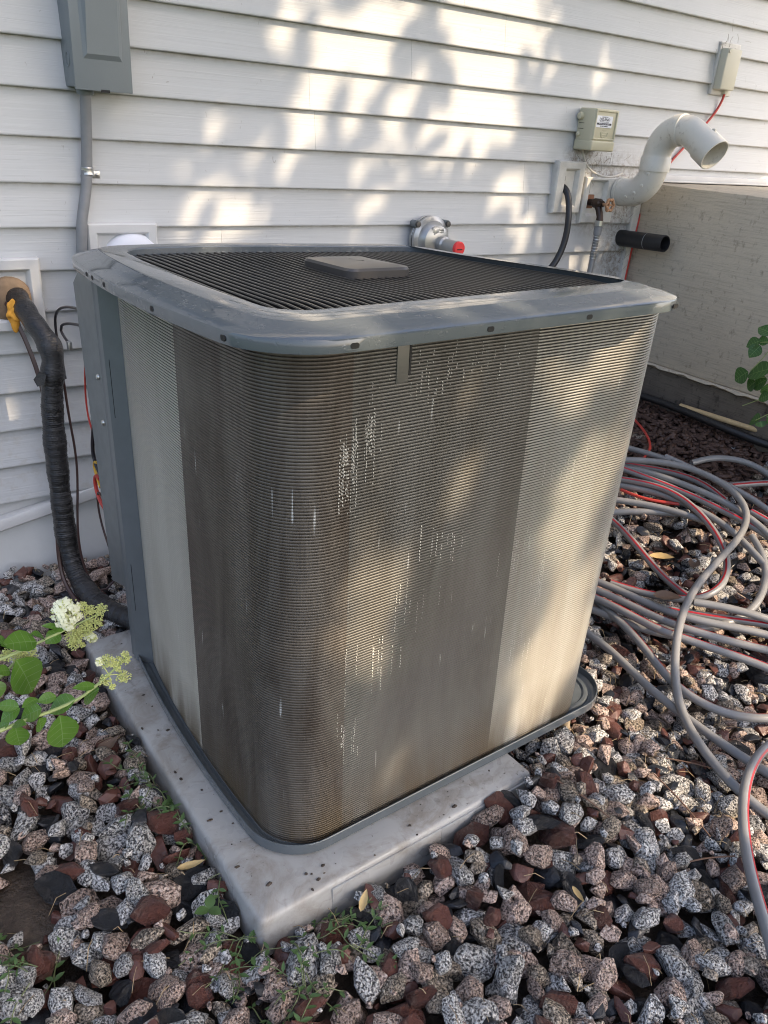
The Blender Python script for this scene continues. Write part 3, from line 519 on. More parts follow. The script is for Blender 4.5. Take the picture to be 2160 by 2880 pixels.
# grille: one straight bar beside the next, dished a little towards the middle
gu0, gu1 = .517, 1.231; NB = 44
def dish(u, v): return .9780 + warp(u, v) - .010*max(0, 1-((u-.895)/.37)**2)*max(0, 1-((v-.39)/.33)**2)
for i in range(NB):
    u = gu0 + .012 + (gu1-gu0-.024)*i/(NB-1); e = min(u-gu0, gu1-u); ins = max(0., .05-e); ins = .05 - math.sqrt(max(0, .05**2 - ins**2))
    va, vb = .057+ins, .701-ins; rs = []; w = .0027
    for j in range(9):
        v = va + (vb-va)*j/8; z = dish(u, v) - (.004 if j in (0, 8) else 0)
        rs.append([(u-w, v, z-.011), (u-w, v, z-.0015), (u-w*.5, v, z), (u+w*.5, v, z), (u+w, v, z-.0015), (u+w, v, z-.011)])
    b = MB(); b.rings(rs, True, (1, 1)); b.build('grille_bar', M['black'], unit, 30)
for i, rr_ in enumerate((.10, .17, .24, .31)):
    b = MB(); ring = [(.895+rr_*math.cos(t)*1.08, .39+rr_*math.sin(t), dish(.895+rr_*math.cos(t)*1.08, .39+rr_*math.sin(t))-.0115) for t in np.linspace(0, 2*math.pi, 65)]
    b.tube(ring, .0035, 6, (0, 0)); b.build('grille_ring', M['black'], unit)
for v in (.135, .645):
    b = MB(); b.tube([(u, v, dish(u, v)-.016) for u in np.linspace(.545, 1.235, 9)], .0045, 6); b.build('grille_brace', M['black'], unit)
# square cap in the middle of the grille
b = MB(); rs = []
for d, z in ((0., .963), (0., .972), (.004, .977), (.02, .9825), (.05, .986), (.078, .987)):
    rs.append([(u, v, z) for u, v in outline(.818, .962, .345, .520, .020, d=d, k=0, nc=5, step=.012)])
n0 = len(rs[0]); rs = [resample([(p[0], p[1]) for p in r], 60) for r in rs]
zs = (.966, .980, .9845, .9875, .9890, .9893); b.rings([[(u, v, z + warp(u, v)) for u, v in r] for r, z in zip(rs, zs)], True, (1, 1)); b.build('centre_cap', M['cap'], unit, 35)
# fan below
b = MB(); b.lathe([(.06, -.14), (.075, -.12), (.075, 0.), (.06, .01), (.02, .015)], (.895, .39, .93), (0, 0, 1), 24); b.build('fan_motor', M['black'], unit)
for q in range(4):
    b = MB(); rs = []
    for j in range(8):
        r_ = .07 + .25*j/7; t0 = q*math.pi/2 + .25*j/7
        rs.append([(.895+r_*math.cos(t0+a), .39+r_*math.sin(t0+a), .875+a*.06+q_) for a, q_ in ((-.42, 0), (0, .006), (.42, 0), (.42, -.003), (0, .003), (-.42, -.003))])
    b.rings(rs, True, (1, 1)); b.build('fan_blade', M['cap'], unit, 30)
b = MB(); rs = [[(u, v, .93) for u, v in by_angle(outline(.48, 1.29, .0, .76, .08, k=.15), 120, (.895, .39))]]
for r_, z in ((.345, .93), (.335, .925), (.335, .85)): rs.append([(.895+r_*math.cos(2*math.pi*q/120), .39+r_*math.sin(2*math.pi*q/120), z) for q in range(120)])
b.rings(rs, True); b.build('fan_shroud', M['dark'], unit, 30)
b = MB(); b.lathe([(.24, .07), (.24, .50), (.20, .52)], (.895, .39, 0), (0, 0, 1), 24); b.build('compressor_blanket', M['dark'], unit)
# loose control wires hanging at the back of the panel
def uw(path, r, mat, nm='wire'): b = MB(); b.tube(smooth_path(path, .01), r, 7); return b.build(nm, mat, unit)
def wire_at(pts, r, mat): return uw([(.482 + .004*i % 3*0, v, z) for i, (v, z) in enumerate(pts)], r, mat)
for pts, r, m in (([(.86, .74), (.904, .703), (.920, .634), (.917, .588), (.897, .555), (.86, .54)], .0021, M['redwire']),
                  ([(.85, .60), (.887, .564), (.914, .526), (.911, .495), (.900, .471), (.86, .455)], .0045, M['wire']),
                  ([(.86, .50), (.912, .492), (.928, .476), (.905, .452), (.86, .44)], .0035, M['yellow']),
                  ([(.86, .46), (.915, .462), (.922, .449), (.924, .409), (.912, .378), (.86, .37)], .0046, M['redwire']),
                  ([(.86, .42), (.917, .43), (.926, .39), (.913, .350), (.915, .32), (.892, .30), (.85, .29)], .0026, M['brownwire'])):
    uw([(.482+.010*(i % 2), v, z) for i, (v, z) in enumerate(pts)], r, m)
for pts, r in (([(.84, .845), (.908, .841), (.988, .830), (1.068, .816), (1.113, .790), (1.121, .759), (1.105, .715), (1.085, .68), (1.08, .64)], .0032), ([(.84, .81), (.905, .806), (1.017, .790), (1.082, .772), (1.083, .756), (1.035, .751), (1.014, .743)], .0032)):
    uw([(.49, v, z) for v, z in pts], r, M['wire'])
b = MB(); b.box((.486, .996, .728), (.494, 1.014, .746), .001); b.build('wire_terminal', M['steel'], unit)
# ---- pad under the unit
pad = thing('equipment_pad', None, 'pale grey plastic equipment pad with dirty top under the air conditioner', 'pad', M=UM @ Matrix.Translation((.73, .37, -.02)))
pad['_o'] = [.73, .37, -.02]
PD = dict(u0=.396, u1=1.01, v0=-.078, v1=.849, r=.012, k=0)
b = MB(); sweep(b, PD, [(-.006, -.03), (-.001, .036), (.0, .042), (.003, .0475), (.008, .0500), (.05, .0508)], (1, 1)); b.build('slab', M['pad'], pad, 50)
for u in (.66, .90):
    b = MB(); b.box((u-.13, -.0825, -.028), (u+.11, -.0775, .040), .002); b.build('side_rib', M['pad'], pad)
# wooden stub wedged below the overhanging corner
def uwp(u, v, z): return UM @ Vector((u, v, z))
p = uwp(1.215, .015, .05); b = MB(); b.lathe([(.011, -.035), (.0125, .02), (.0115, .048), (.009, .0640)], (p.x, p.y, -.01), (.05, .1, 1), 9)
tag(b.build('wood_stub', M['stub']), 'short pale wooden stub propping the right corner of the unit', 'stub')
def blobmesh(c, r, seed, sc=(1, 1, 1), sub=3, amp=.35):
    bm = bmesh.new(); bmesh.ops.create_icosphere(bm, subdivisions=sub, radius=1); q = np.random.RandomState(seed); K = q.randn(6, 3); ph = q.rand(6)*6
    for v in bm.verts:
        n = sum(math.sin(3.2*v.co.dot(Vector(K[i])) + ph[i]) for i in range(6))/6; v.co = Vector([c[j] + v.co[j]*r*sc[j]*(1+amp*n) for j in range(3)])
    return bm
# ---- crumbs of dirt lying on the pad
b = MB(); r4 = random.Random(4)
for _ in range(60):
    u, v = (r4.uniform(.40, .47), r4.uniform(-.05, .8)) if r4.random() < .55 else (r4.uniform(.42, 1.0), r4.uniform(-.075, -.02))
    if r4.random() < .5: u = .402 + abs(r4.gauss(0, .012)) if v > .28 else u
    c = UM @ Vector((u, v, .0515)); s = min(.004, r4.expovariate(900) + .0005); n = 5
    b.bm(blobmesh(c, s, r4.randrange(9999), (r4.uniform(.6, 1.8), r4.uniform(.6, 1.8), .5), 1, .8))
tag(b.build('dirt_crumbs', M['soil'], smooth=0), kind='stuff')

# ============================================================ WALL FIXTURES
Y = lambda d: YW - d
t = thing('disconnect_box', (.63, Y(.05), 1.24), 'grey electrical disconnect box with raised hood above the conduit', 'electrical box')
b = MB(); b.box((.5685, Y(.093), 1.243), (.692, Y(0), 1.62), .003); b.build('enclosure', M['boxgrey'], t)
b = MB(); b.box((.5655, Y(.1005), 1.2375), (.6955, Y(.0935), 1.62), .002); b.build('cover', M['boxgrey'], t)
b = MB(); b.rings([[(.588, Y(.1005), 1.300), (.675, Y(.1005), 1.300), (.680, Y(.1005), 1.62), (.582, Y(.1005), 1.62)], [(.596, Y(.106), 1.310), (.667, Y(.106), 1.310), (.667, Y(.132), 1.615), (.604, Y(.132), 1.615)]], True, (1, 1)); b.build('hood', M['boxgrey'], t, 20)
b = MB(); b.box((.622, Y(.1015), 1.2355), (.642, Y(.099), 1.2410)); b.build('latch_notch', M['dark'], t, 0)
b = MB(); ring = [(.5680, Y(.050)+.014*math.cos(q), 1.297+.014*math.sin(q)) for q in np.linspace(0, 2*math.pi, 25)]; b.tube(ring, .0011, 5, (0, 0)); b.build('knockout', M['boxgrey'], t)
b = MB(); b.lathe([(.019, 0), (.019, .012), (.016, .016)], (.602, Y(.045), 1.2435), (0, 0, -1), 18); b.build('conduit_hub', M['boxgrey'], t)
t = thing('conduit', (.57, Y(.03), .7), 'grey flexible conduit running down from the disconnect box', 'conduit')
CP = [(.602, Y(.045), 1.232), (.6015, Y(.042), 1.19), (.599, Y(.036), 1.145), (.5965, Y(.030), 1.09), (.595, Y(.029), 1.06), (.592, Y(.030), 1.035), (.583, Y(.034), 1.0), (.572, Y(.038), .965), (.563, Y(.040), .93), (.560, Y(.040), .89), (.558, Y(.04), .80), (.557, Y(.04), .68)]
b = MB(); b.tube(smooth_path(CP, .008), .0128, 14); b.build('hose', M['conduit'], t)
b = MB(); b.lathe([(.0140, -.009), (.0152, -.007), (.0140, 0), (.0152, .007), (.0140, .009)], (.596, Y(.0295), 1.064), (0, .02, 1), 18, (0, 0)); b.box((.610, Y(.0160), 1.0465), (.629, Y(.0125), 1.0645), .001); b.build('strap', M['steel'], t)
b = MB(); b.lathe([(.004, 0), (.004, .0025), (.002, .004)], (.6215, Y(.016), 1.0555), (0, -1, 0), 8); b.build('screw', M['steel'], t)
def mount(name, label, x0, x1, z0, z1, fl, fr, fb, ft, mat, d=.036, back=None, frame='frame'):
    t = thing(name, ((x0+x1)/2, Y(.01), z0), label, 'mounting block')
    b = MB(); ix0, ix1, iz0, iz1 = x0+fl, x1-fr, z0+fb, z1-ft
    loops = [((x0, z0, x1, z1), .002), ((x0, z0, x1, z1), d-.005), ((x0+.004, z0+.004, x1-.004, z1-.004), d), ((ix0-.003, iz0-.003, ix1+.003, iz1+.003), d), ((ix0, iz0, ix1, iz1), d-.003), ((ix0+.006, iz0+.006, ix1-.006, iz1-.006), .0195)]
    b.rings([[(a, Y(q), c), (e, Y(q), c), (e, Y(q), g_), (a, Y(q), g_)] for (a, c, e, g_), q in loops]); b.build(frame, mat, t, 30)
    b = MB(); b.box((ix0-.002, Y(.0198), iz0-.002), (ix1+.002, Y(.0175), iz1+.002)); b.build('back_plate', back or mat, t, 0); return t
mount('vent_block', 'white mounting block behind the unit with a round white vent cover', .581, .759, .70, .945, .024, .026, .03, .025, M['trim'])
t = thing('vent_cover', (.69, Y(.03), .845), 'round white domed vent cover just showing above the lid', 'vent cover')
b = MB(); b.lathe([(.078, .014), (.080, .020), (.079, .030), (.072, .042), (.058, .052), (.035, .059), (.008, .062)], (.693, YW, .842), (0, -1, 0), 40); b.build('dome', M['offwhite'], t)
mount('line_block', 'white mounting block with a tan foam hole where the black pipe enters', .17, .461, .692, .866, .03, .027, .027, .028, M['trim'])
b = MB(); r5 = random.Random(2)
b.lathe([(.050, .0195), (.054, .024), (.049, .032), (.036, .037), (.015, .038)], (.384, YW, .770), (0, -1, 0), 22)
tag(b.build('foam_collar', M['foam']), 'rough tan foam collar round the pipe hole in the wall', 'foam')
b = MB(); b.bm(blobmesh((.379, Y(.085), .748), .022, 5, (.75, .7, 1.35), 4, .7)); tag(b.build('foam_lump', M['orange']), 'bright orange foam lump beside the taped black pipe', 'foam')
# ---- line set: taped insulated pipe from the wall to the unit
LS = [(.400, Y(.01), .775), (.400, Y(.05), .772), (.402, Y(.10), .755), (.410, Y(.15), .732), (.420, Y(.18), .712), (.429, Y(.197), .69), (.430, Y(.202), .665), (.425, Y(.2), .63), (.418, Y(.2), .586), (.413, Y(.2), .53), (.411, Y(.2), .47), (.410, Y(.2), .398), (.409, Y(.2), .294), (.409, Y(.203), .20), (.412, Y(.215), .125), (.419, Y(.245), .075), (.431, Y(.30), .052), (.452, Y(.37), .045), (.49, Y(.44), .045), (.56, Y(.53), .05)]
P = smooth_path(LS, .0021, 1); rad = []
for i, p in enumerate(P):
    z = p.z; w = .0262 + .0010*math.sin(i*.16) + .0010*math.sin(i*.061+1)
    if p.y < Y(.19) and z < .57: w += .0007*math.sin(i*2.42+.8*math.sin(i*.11)) + .0005*math.sin(i*.7)
    elif z > .6: w += .0016*math.sin(i*.21)
    rad.append(w*(.96 if z > .7 else 1.))
t = thing('pipe_insulation', (.41, Y(.2), .05), 'thick black taped insulation round the pipe from the wall', 'insulated pipe')
b = MB(); b.tube(P, rad, 18); b.build('wrap', M['tape'], t, 60)
b = MB(); b.add([(.392, Y(.215), .640), (.404, Y(.231), .636), (.396, Y(.229), .612), (.384, Y(.214), .604), (.380, Y(.20), .618)], [(0, 1, 2, 3, 4)]); b.build('tape_flap', M['tape'], t, 0)
def cable(name, pts, r, mat, label, cat='cable', n=8): b = MB(); b.tube(smooth_path(pts, .01), r, n); return tag(b.build(name, mat), label, cat)
cable('liquid_line', [(.372, Y(.02), .770), (.373, Y(.06), .762), (.382, Y(.085), .73), (.397, Y(.10), .68), (.413, Y(.115), .61), (.42, Y(.13), .53), (.412, Y(.16), .45), (.403, Y(.19), .36), (.396, Y(.20), .28), (.3875, Y(.205), .20), (.382, Y(.21), .13), (.379, Y(.222), .08), (.388, Y(.26), .047), (.405, Y(.31), .035), (.43, Y(.40), .03)], .0058, M['brownwire'], 'thin dark bare pipe running down beside the taped insulation', 'pipe')
cable('thermostat_wire', [(.374, Y(.03), .742), (.385, Y(.10), .738), (.408, Y(.155), .737), (.436, Y(.175), .715), (.452, Y(.18), .67), (.452, Y(.19), .60), (.446, Y(.205), .545), (.451, Y(.205), .49), (.457, Y(.205), .44), (.458, Y(.205), .385), (.452, Y(.21), .325), (.437, Y(.228), .27), (.431, Y(.23), .20), (.431, Y(.235), .15), (.437, Y(.245), .10), (.446, Y(.262), .06), (.458, Y(.28), .042), (.475, Y(.285), .042), (.50, Y(.27), .06), (.54, Y(.26), .10)], .0030, M['brownwire'], 'thin brown wire clinging to the taped black pipe', 'wire')
# ---- gas regulator
t = thing('gas_regulator', (1.652, Y(.05), .80), 'grey gas regulator with a red plug behind the lid', 'gas regulator')
c = (1.650, YW, .894); ax = (0, -1, 0)
b = MB(); b.lathe([(.060, .022), (.070, .026), (.071, .036), (.067, .039), (.067, .041), (.071, .044), (.071, .050), (.066, .054), (.058, .058), (.054, .070), (.046, .080), (.030, .086), (.008, .088)], c, ax, 40); b.build('housing', M['reg'], t, 30)
b = MB(); b.lathe([(.0715, .0395), (.0715, .0415)], c, ax, 40, (0, 0)); b.build('gasket', M['dark'], t)
for a in (38, 142, 218, 322):
    p = (c[0]+.076*math.cos(R(a)), YW, c[2]+.076*math.sin(R(a)))
    b = MB(); b.lathe([(.0115, .026), (.0115, .052)], p, ax, 14); b.build('bolt_lug', M['regd'], t)
    b = MB(); b.lathe([(.0085, .052), (.0085, .0600), (.004, .0605)], p, ax, 6); b.build('bolt', M['cap'], t, 20)
b = MB(); b.box((1.628, Y(.0855), .908), (1.672, Y(.078), .936), .002); b.box((1.632, Y(.0865), .912), (1.650, Y(.085), .932), .0005); b.box((1.653, Y(.0865), .926), (1.669, Y(.085), .931), .0005); b.box((1.653, Y(.0865), .918), (1.668, Y(.085), .923), .0005); b.build('cast_plate', M['reg'], t)
b = MB(); b.lathe([(.026, .070), (.026, .105), (.0205, .110), (.0205, .172)], (1.666, YW, .884), ax, 24); b.build('outlet', M['reg'], t)
b = MB(); b.lathe([(.0215, .168), (.0215, .176), (.019, .1785), (.004, .1788)], (1.666, YW, .884), ax, 24); b.build('plug', M['red'], t)
b = MB(); b.box((1.655, Y(.1795), .8805), (1.675, Y(.1780), .8835)); b.build('plug_slot', M['dark'], t, 0)
b = MB(); b.tube([(1.65, Y(.045), .84), (1.65, Y(.045), .5), (1.65, Y(.045), .12)], .017, 14); b.build('riser_pipe', M['regd'], t)
# ---- utility reading box with its label
t = thing('meter_box', (2.33, Y(.05), 1.18), 'beige utility reading box with a printed DELANO label', 'utility box')
def tb(x0, x1, z0, z1, d0, d1, bev, mat, nm): b = MB(); b.box((x0, Y(d1), z0), (x1, Y(d0), z1), bev, 3); return b.build(nm, mat, t)
tb(2.272, 2.388, 1.186, 1.312, .012, .088, .007, M['beige'], 'body'); tb(2.271, 2.389, 1.181, 1.214, .010, .094, .006, M['beige'], 'lower_body')
b = MB(); b.rings([[(x, Y(d), z) for x, z in ((a0, c0), (a1, c0), (a1, c1), (a0, c1))] for (a0, c0, a1, c1), d in (((2.274, 1.216, 2.386, 1.310), .086), ((2.276, 1.217, 2.384, 1.308), .0925), ((2.280, 1.220, 2.380, 1.304), .0925), ((2.282, 1.222, 2.378, 1.302), .0885))]); b.build('face_rim', M['beige'], t, 30)
b = MB(); b.lathe([(.012, 0), (.013, .004), (.010, .012), (.003, .014)], (2.272, Y(.028), 1.286), (-1, 0, 0), 16); b.build('side_knob', M['beige'], t)
b = MB(); b.lathe([(.008, 0), (.008, .005), (.004, .009)], (2.272, Y(.026), 1.230), (-1, 0, 0), 12); b.build('side_knob', M['beige'], t)
for z in (1.264, 1.247): b = MB(); b.box((2.2712, Y(.045), z), (2.2722, Y(.022), z+.0016)); b.build('side_slot', M['dark'], t, 0)
b = MB(); arc = [(2.331+.017*math.cos(q), Y(.0885), 1.240+.020*math.sin(q)) for q in np.linspace(-math.pi, 0, 14)]; b.tube(arc, .0022, 6)
for z in (1.247, 1.240, 1.233, 1.226): b.tube([(2.320, Y(.0882), z), (2.342, Y(.0882), z)], .0011, 5)
b.build('thumb_grip', M['beige'], t)
lab = MB(); lab.box((2.2825, Y(.0902), 1.2545), (2.3605, Y(.0885), 1.2905)); lab = lab.build('label', M['label'], t, 0)
def text(s, x, z, size, mat, y, bold=0., squeeze=1.):
    cu = bpy.data.curves.new('lettering', 'FONT'); cu.body = s; cu.size = size; cu.align_x = 'CENTER'; cu.align_y = 'CENTER'; cu.offset = bold; cu.extrude = .0001; cu.resolution_u = 2
    o = bpy.data.objects.new('tmp', cu); COL.objects.link(o); dg = bpy.context.evaluated_depsgraph_get(); me = bpy.data.meshes.new_from_object(o.evaluated_get(dg)); bpy.data.objects.remove(o)
    o0 = Vector(t['_o'])
    for v in me.vertices: v.co = Vector((x + v.co.x*squeeze, y - v.co.z, z + v.co.y)) - o0
    me.materials.clear(); me.materials.append(mat); o = bpy.data.objects.new('lettering', me); COL.objects.link(o); o.parent = lab; return o
yl = Y(.0904); text('PROPERTY OF', 2.3215, 1.2865, .0046, M['ink'], yl, .00008); text('DELANO', 2.3215, 1.2790, .0125, M['ink'], yl, .0002, 1.06)
text('MUNICIPAL UTILITIES', 2.3215, 1.2717, .0046, M['ink'], yl); b = MB(); b.box((2.2855, yl, 1.2625), (2.3575, yl+.0002, 1.2685)); o = b.build('printed_bar', M['ink'], t, 0, parent=lab)
text('WATER & ELECTRIC SERVICE', 2.3215, 1.2654, .0042, M['label'], yl-.0002); text('DO NOT REMOVE', 2.3215, 1.2585, .0046, M['ink'], yl, .00012)
cable('meter_wire', [(2.30, Y(.03), 1.182), (2.31, Y(.03), 1.15), (2.345, Y(.028), 1.112), (2.40, Y(.03), 1.098), (2.46, Y(.034), 1.092), (2.51, Y(.03), 1.098), (2.545, Y(.02), 1.112)], .0035, M['whitewire'], 'pale loose wire hanging below the beige utility box', 'wire')
# ---- two pipe blocks
mount('hose_block', 'white mounting block with a black rubber hose coming out', 2.193, 2.331, .972, 1.143, .041, .032, .026, .026, M['trim_dirty'])
mount('faucet_block', 'dirty white mounting block holding the outdoor faucet', 2.343, 2.512, .938, 1.095, .024, .052, .028, .012, M['trim_dirty'])
cable('rubber_hose', [(2.246, Y(.005), 1.062), (2.246, Y(.03), 1.060), (2.245, Y(.052), 1.045), (2.240, Y(.066), 1.010), (2.240, Y(.075), .965), (2.246, Y(.075), .915), (2.241, Y(.075), .865), (2.225, Y(.07), .818), (2.195, Y(.065), .775), (2.15, Y(.065), .745), (2.08, Y(.065), .72), (1.99, Y(.065), .70)], .0115, M['rubber'], 'black rubber hose curving down from the wall block', 'hose', 12)
t = thing('faucet', (2.39, Y(.05), .95), 'dark brass outdoor faucet with a rusty round handle', 'faucet')
b = MB(); b.box((2.366, Y(.022), .988), (2.414, Y(.014), 1.036), .003); b.build('flange', M['copper'], t)
b = MB(); b.lathe([(.012, .02), (.012, .045), (.017, .050), (.017, .075), (.011, .080), (.011, .088)], (2.39, YW, 1.010), ax, 14); b.tube([(2.39, Y(.062), 1.008), (2.39, Y(.074), .990), (2.39, Y(.084), .968), (2.39, Y(.086), .952)], [.014, .0125, .012, .0135], 12); b.build('body', M['bronze'], t)
b = MB(); b.lathe([(.0045, .085), (.0045, .118)], (2.39, YW, 1.010), ax, 8); b.build('spindle', M['wheel'], t)
b = MB(); rs = []
for q in range(36):
    a = 2*math.pi*q/36; rr = .0185 + .0022*math.cos(6*a); rs.append([(2.39+(rr+.0055*math.cos(k))*math.cos(a), Y(.120)+.0055*math.sin(k), 1.010+(rr+.0055*math.cos(k))*math.sin(a)) for k in np.linspace(0, 2*math.pi, 8, endpoint=False)])
rs.append(rs[0]); b.rings(rs)
for q in range(3): a = q*math.pi/1.5; b.tube([(2.39, Y(.119), 1.010), (2.39+.018*math.cos(a), Y(.119), 1.010+.018*math.sin(a))], .0032, 6)
b.build('wheel_handle', M['wheel'], t)
t = thing('faucet_hose', (2.39, Y(.086), .6), 'grey hose with red stripe and wire spring hanging from the faucet', 'hose')
b = MB(); b.lathe([(.0165, 0), (.0165, -.018), (.014, -.02)], (2.39, Y(.086), .954), (0, 0, 1), 12); b.build('coupling', M['steel'], t, 20)
b = MB(); b.lathe([(.0145, 0), (.0150, -.012), (.0140, -.030)], (2.39, Y(.086), .934), (0, 0, 1), 14); b.build('ferrule', M['conduit'], t, 30)
FH = smooth_path([(2.39, Y(.086), .91), (2.39, Y(.086), .87), (2.388, Y(.087), .82), (2.383, Y(.09), .76), (2.374, Y(.095), .68), (2.36, Y(.11), .56), (2.34, Y(.16), .42), (2.28, Y(.26), .30), (2.16, Y(.40), .235), (2.05, Y(.55), .215)], .01)
b = MB(); b.tube(FH, .0108, 12); b.build('hose', M['hose'], t)
b = MB(); b.tube(FH, .0111, 3, a0=3.9, a1=4.9); b.build('stripe', M['stripe'], t)
b = MB(); n = 9; hel = [(2.39-.0015*(q/180)+.0132*math.cos(q*.35), Y(.0865)+.0132*math.sin(q*.35), .905-.085*q/160) for q in range(161)]; b.tube(hel, .0012, 5); b.build('spring', M['steel'], t)
# ---- weathered pvc vent: out, up, out and down again
t = thing('vent_pipe', (2.53, Y(.15), 1.05), 'weathered white plastic vent pipe curling out and up from the wall', 'vent pipe')
def arc3(cd, cz, r, a0, a1, n=14): return [(2.530, Y(cd + r*math.cos(R(a0+(a1-a0)*i/n))), cz + r*math.sin(R(a0+(a1-a0)*i/n))) for i in range(n+1)]
PR = .0445
b = MB(); b.tube([(2.53, Y(-.01), 1.050), (2.53, Y(.048), 1.050)], PR, 26, (0, 0)); b.build('pipe', M['pvc'], t)
b = MB(); b.tube([(2.53, Y(.040), 1.050)] + arc3(.075, 1.145, .095, -90, 0) + [(2.53, Y(.170), 1.160)], PR+.0035, 26, (0, 0)); b.build('elbow', M['pvc'], t)
b = MB(); b.tube([(2.53, Y(.038), 1.050), (2.53, Y(.0382), 1.050), (2.53, Y(.050), 1.050), (2.53, Y(.0502), 1.050)], [PR+.0035, PR+.006, PR+.006, PR+.0035], 26, (0, 0)); b.build('collar', M['pvc'], t)
b = MB(); b.tube([(2.53, Y(.170), 1.130), (2.53, Y(.170), 1.1302), (2.53, Y(.170), 1.170)] + arc3(.258, 1.178, .088, 180, 92), [PR+.003, PR+.008, PR+.008] + [PR+.004]*15, 26, (0, 0)); b.build('elbow', M['pvc'], t)
A3 = arc3(.263, 1.1924, .074, 97, 58)
e = Vector(A3[-1]); dr = (Vector(A3[-1]) - Vector(A3[-2])).normalized()
b = MB(); b.tube(A3 + [tuple(e + dr*.064)], PR+.003, 26, (0, 0)); b.build('elbow', M['pvc'], t)
b = MB(); b.tube(arc3(.258, 1.178, .088, 106, 88, 10), [PR+.002] + [PR+.0065]*9 + [PR+.002], 26, (0, 0)); b.build('collar', M['pvc'], t)
k0 = e + dr*.055; k1 = e + dr*.115
b = MB(); b.lathe([(PR+.003, 0), (PR+.0075, .0004), (PR+.0080, .058), (PR+.0072, .060), (PR+.0040, .060), (PR+.0030, .058), (PR+.0005, .005)], k0, dr, 30, (0, 0)); b.build('outlet_collar', M['pvc'], t)
e = k1 - dr*.03
b = MB(); b.box((2.526, e.y-.008, e.z+.050), (2.534, e.y+.004, e.z+.064), .001); b.build('outlet_tab', M['pvc'], t)
b = MB()
for a in (-75, -55, -35, -12):
    for s in (-1, 1):
        p = Vector((2.53, Y(.075+.095*math.cos(R(a))), 1.145+.095*math.sin(R(a)))); o = Vector((s*.85, 0, 0)) + Vector((0, math.cos(R(a+180)), math.sin(R(a)))).normalized()*.3
        b.lathe([(.006, 0), (.0055, .003), (.003, .0045)], p + o.normalized()*(PR+.0025), o, 8)
b.build('cast_dots', M['pvc'], t)
# ---- black pipe stub
t = thing('black_pipe_stub', (2.618, Y(.1), .885), 'black plastic pipe stub sticking straight out of the siding', 'pipe')
b = MB(); b.lathe([(.030, -.01), (.030, .2165), (.0294, .218), (.0262, .218), (.0258, .216), (.0258, .06)], (2.618, Y(0), .8798), (0, -1, .040), 28, (0, 1)); b.build('pipe', M['abs'], t)
b = MB(); b.tube([(2.618, Y(.135), .8853), (2.618, Y(.138), .8854)], .0304, 24, (0, 0)); b.build('cut_ring', M['conduit'], t)
# ---- small terminal box high on the right
t = thing('terminal_box', (3.02, Y(.02), 1.40), 'small pale beige terminal box high on the right', 'terminal box')
tb(2.965, 3.093, 1.402, 1.578, 0, .020, .004, M['trim_dirty'], 'back_plate'); tb(2.972, 3.062, 1.420, 1.557, .018, .052, .005, M['beige2'], 'cover')
b = MB(); b.lathe([(.008, 0), (.007, .004)], (2.983, Y(.052), 1.548), ax, 12); b.build('screw', M['beige2'], t); tb(3.035, 3.055, 1.408, 1.424, .018, .034, .002, M['beige2'], 'cable_gland')
cable('red_cable', [(3.047, Y(.026), 1.412), (3.05, Y(.024), 1.385), (3.035, Y(.020), 1.345), (2.99, Y(.016), 1.30), (2.89, Y(.016), 1.221), (2.82, Y(.016), 1.165), (2.74, Y(.016), 1.09), (2.694, Y(.022), 1.02), (2.6825, Y(.0235), .95), (2.6800, Y(.0235), .85), (2.676, Y(.0235), .75), (2.672, Y(.0235), .60), (2.665, Y(.03), .45), (2.64, Y(.05), .33), (2.58, Y(.15), .29), (2.50, Y(.28), .287), (2.43, Y(.392), .281), (2.408, 1.703, .279), (2.382, 1.655, .272), (2.344, 1.605, .263), (2.312, 1.571, .254), (2.280, 1.552, .246), (2.20, 1.54, .225)], .0046, M['redwire'], 'red cable running from the beige terminal box down past the stoop', 'cable')
cable('red_cable', REDW2, .0055, M['redwire'], 'short red cable piece lying among the hose loops', 'cable')
# webs and plant debris caught round the pipe blocks
b = MB(); r6 = random.Random(6)
for _ in range(130):
    cx, cz = r6.choice(((2.33, 1.155), (2.40, 1.14), (2.46, 1.16), (2.60, 1.0), (2.36, 1.10), (2.55, .97), (3.0, 1.585), (2.63, .80)))
    x, z = r6.gauss(cx, .045), r6.gauss(cz, .022); L = r6.uniform(.01, .045); a = r6.uniform(0, 6.28); d = Y(LAP + r6.uniform(.003, .012))
    b.tube([(x, d, z), (x+L*.5*math.cos(a)+r6.gauss(0, .004), d-.002, z+L*.5*math.sin(a)), (x+L*math.cos(a), d, z+L*math.sin(a)-.003)], r6.uniform(.0003, .0007), 3)
tag(b.build('web_debris', M['web'], smooth=0), kind='stuff')
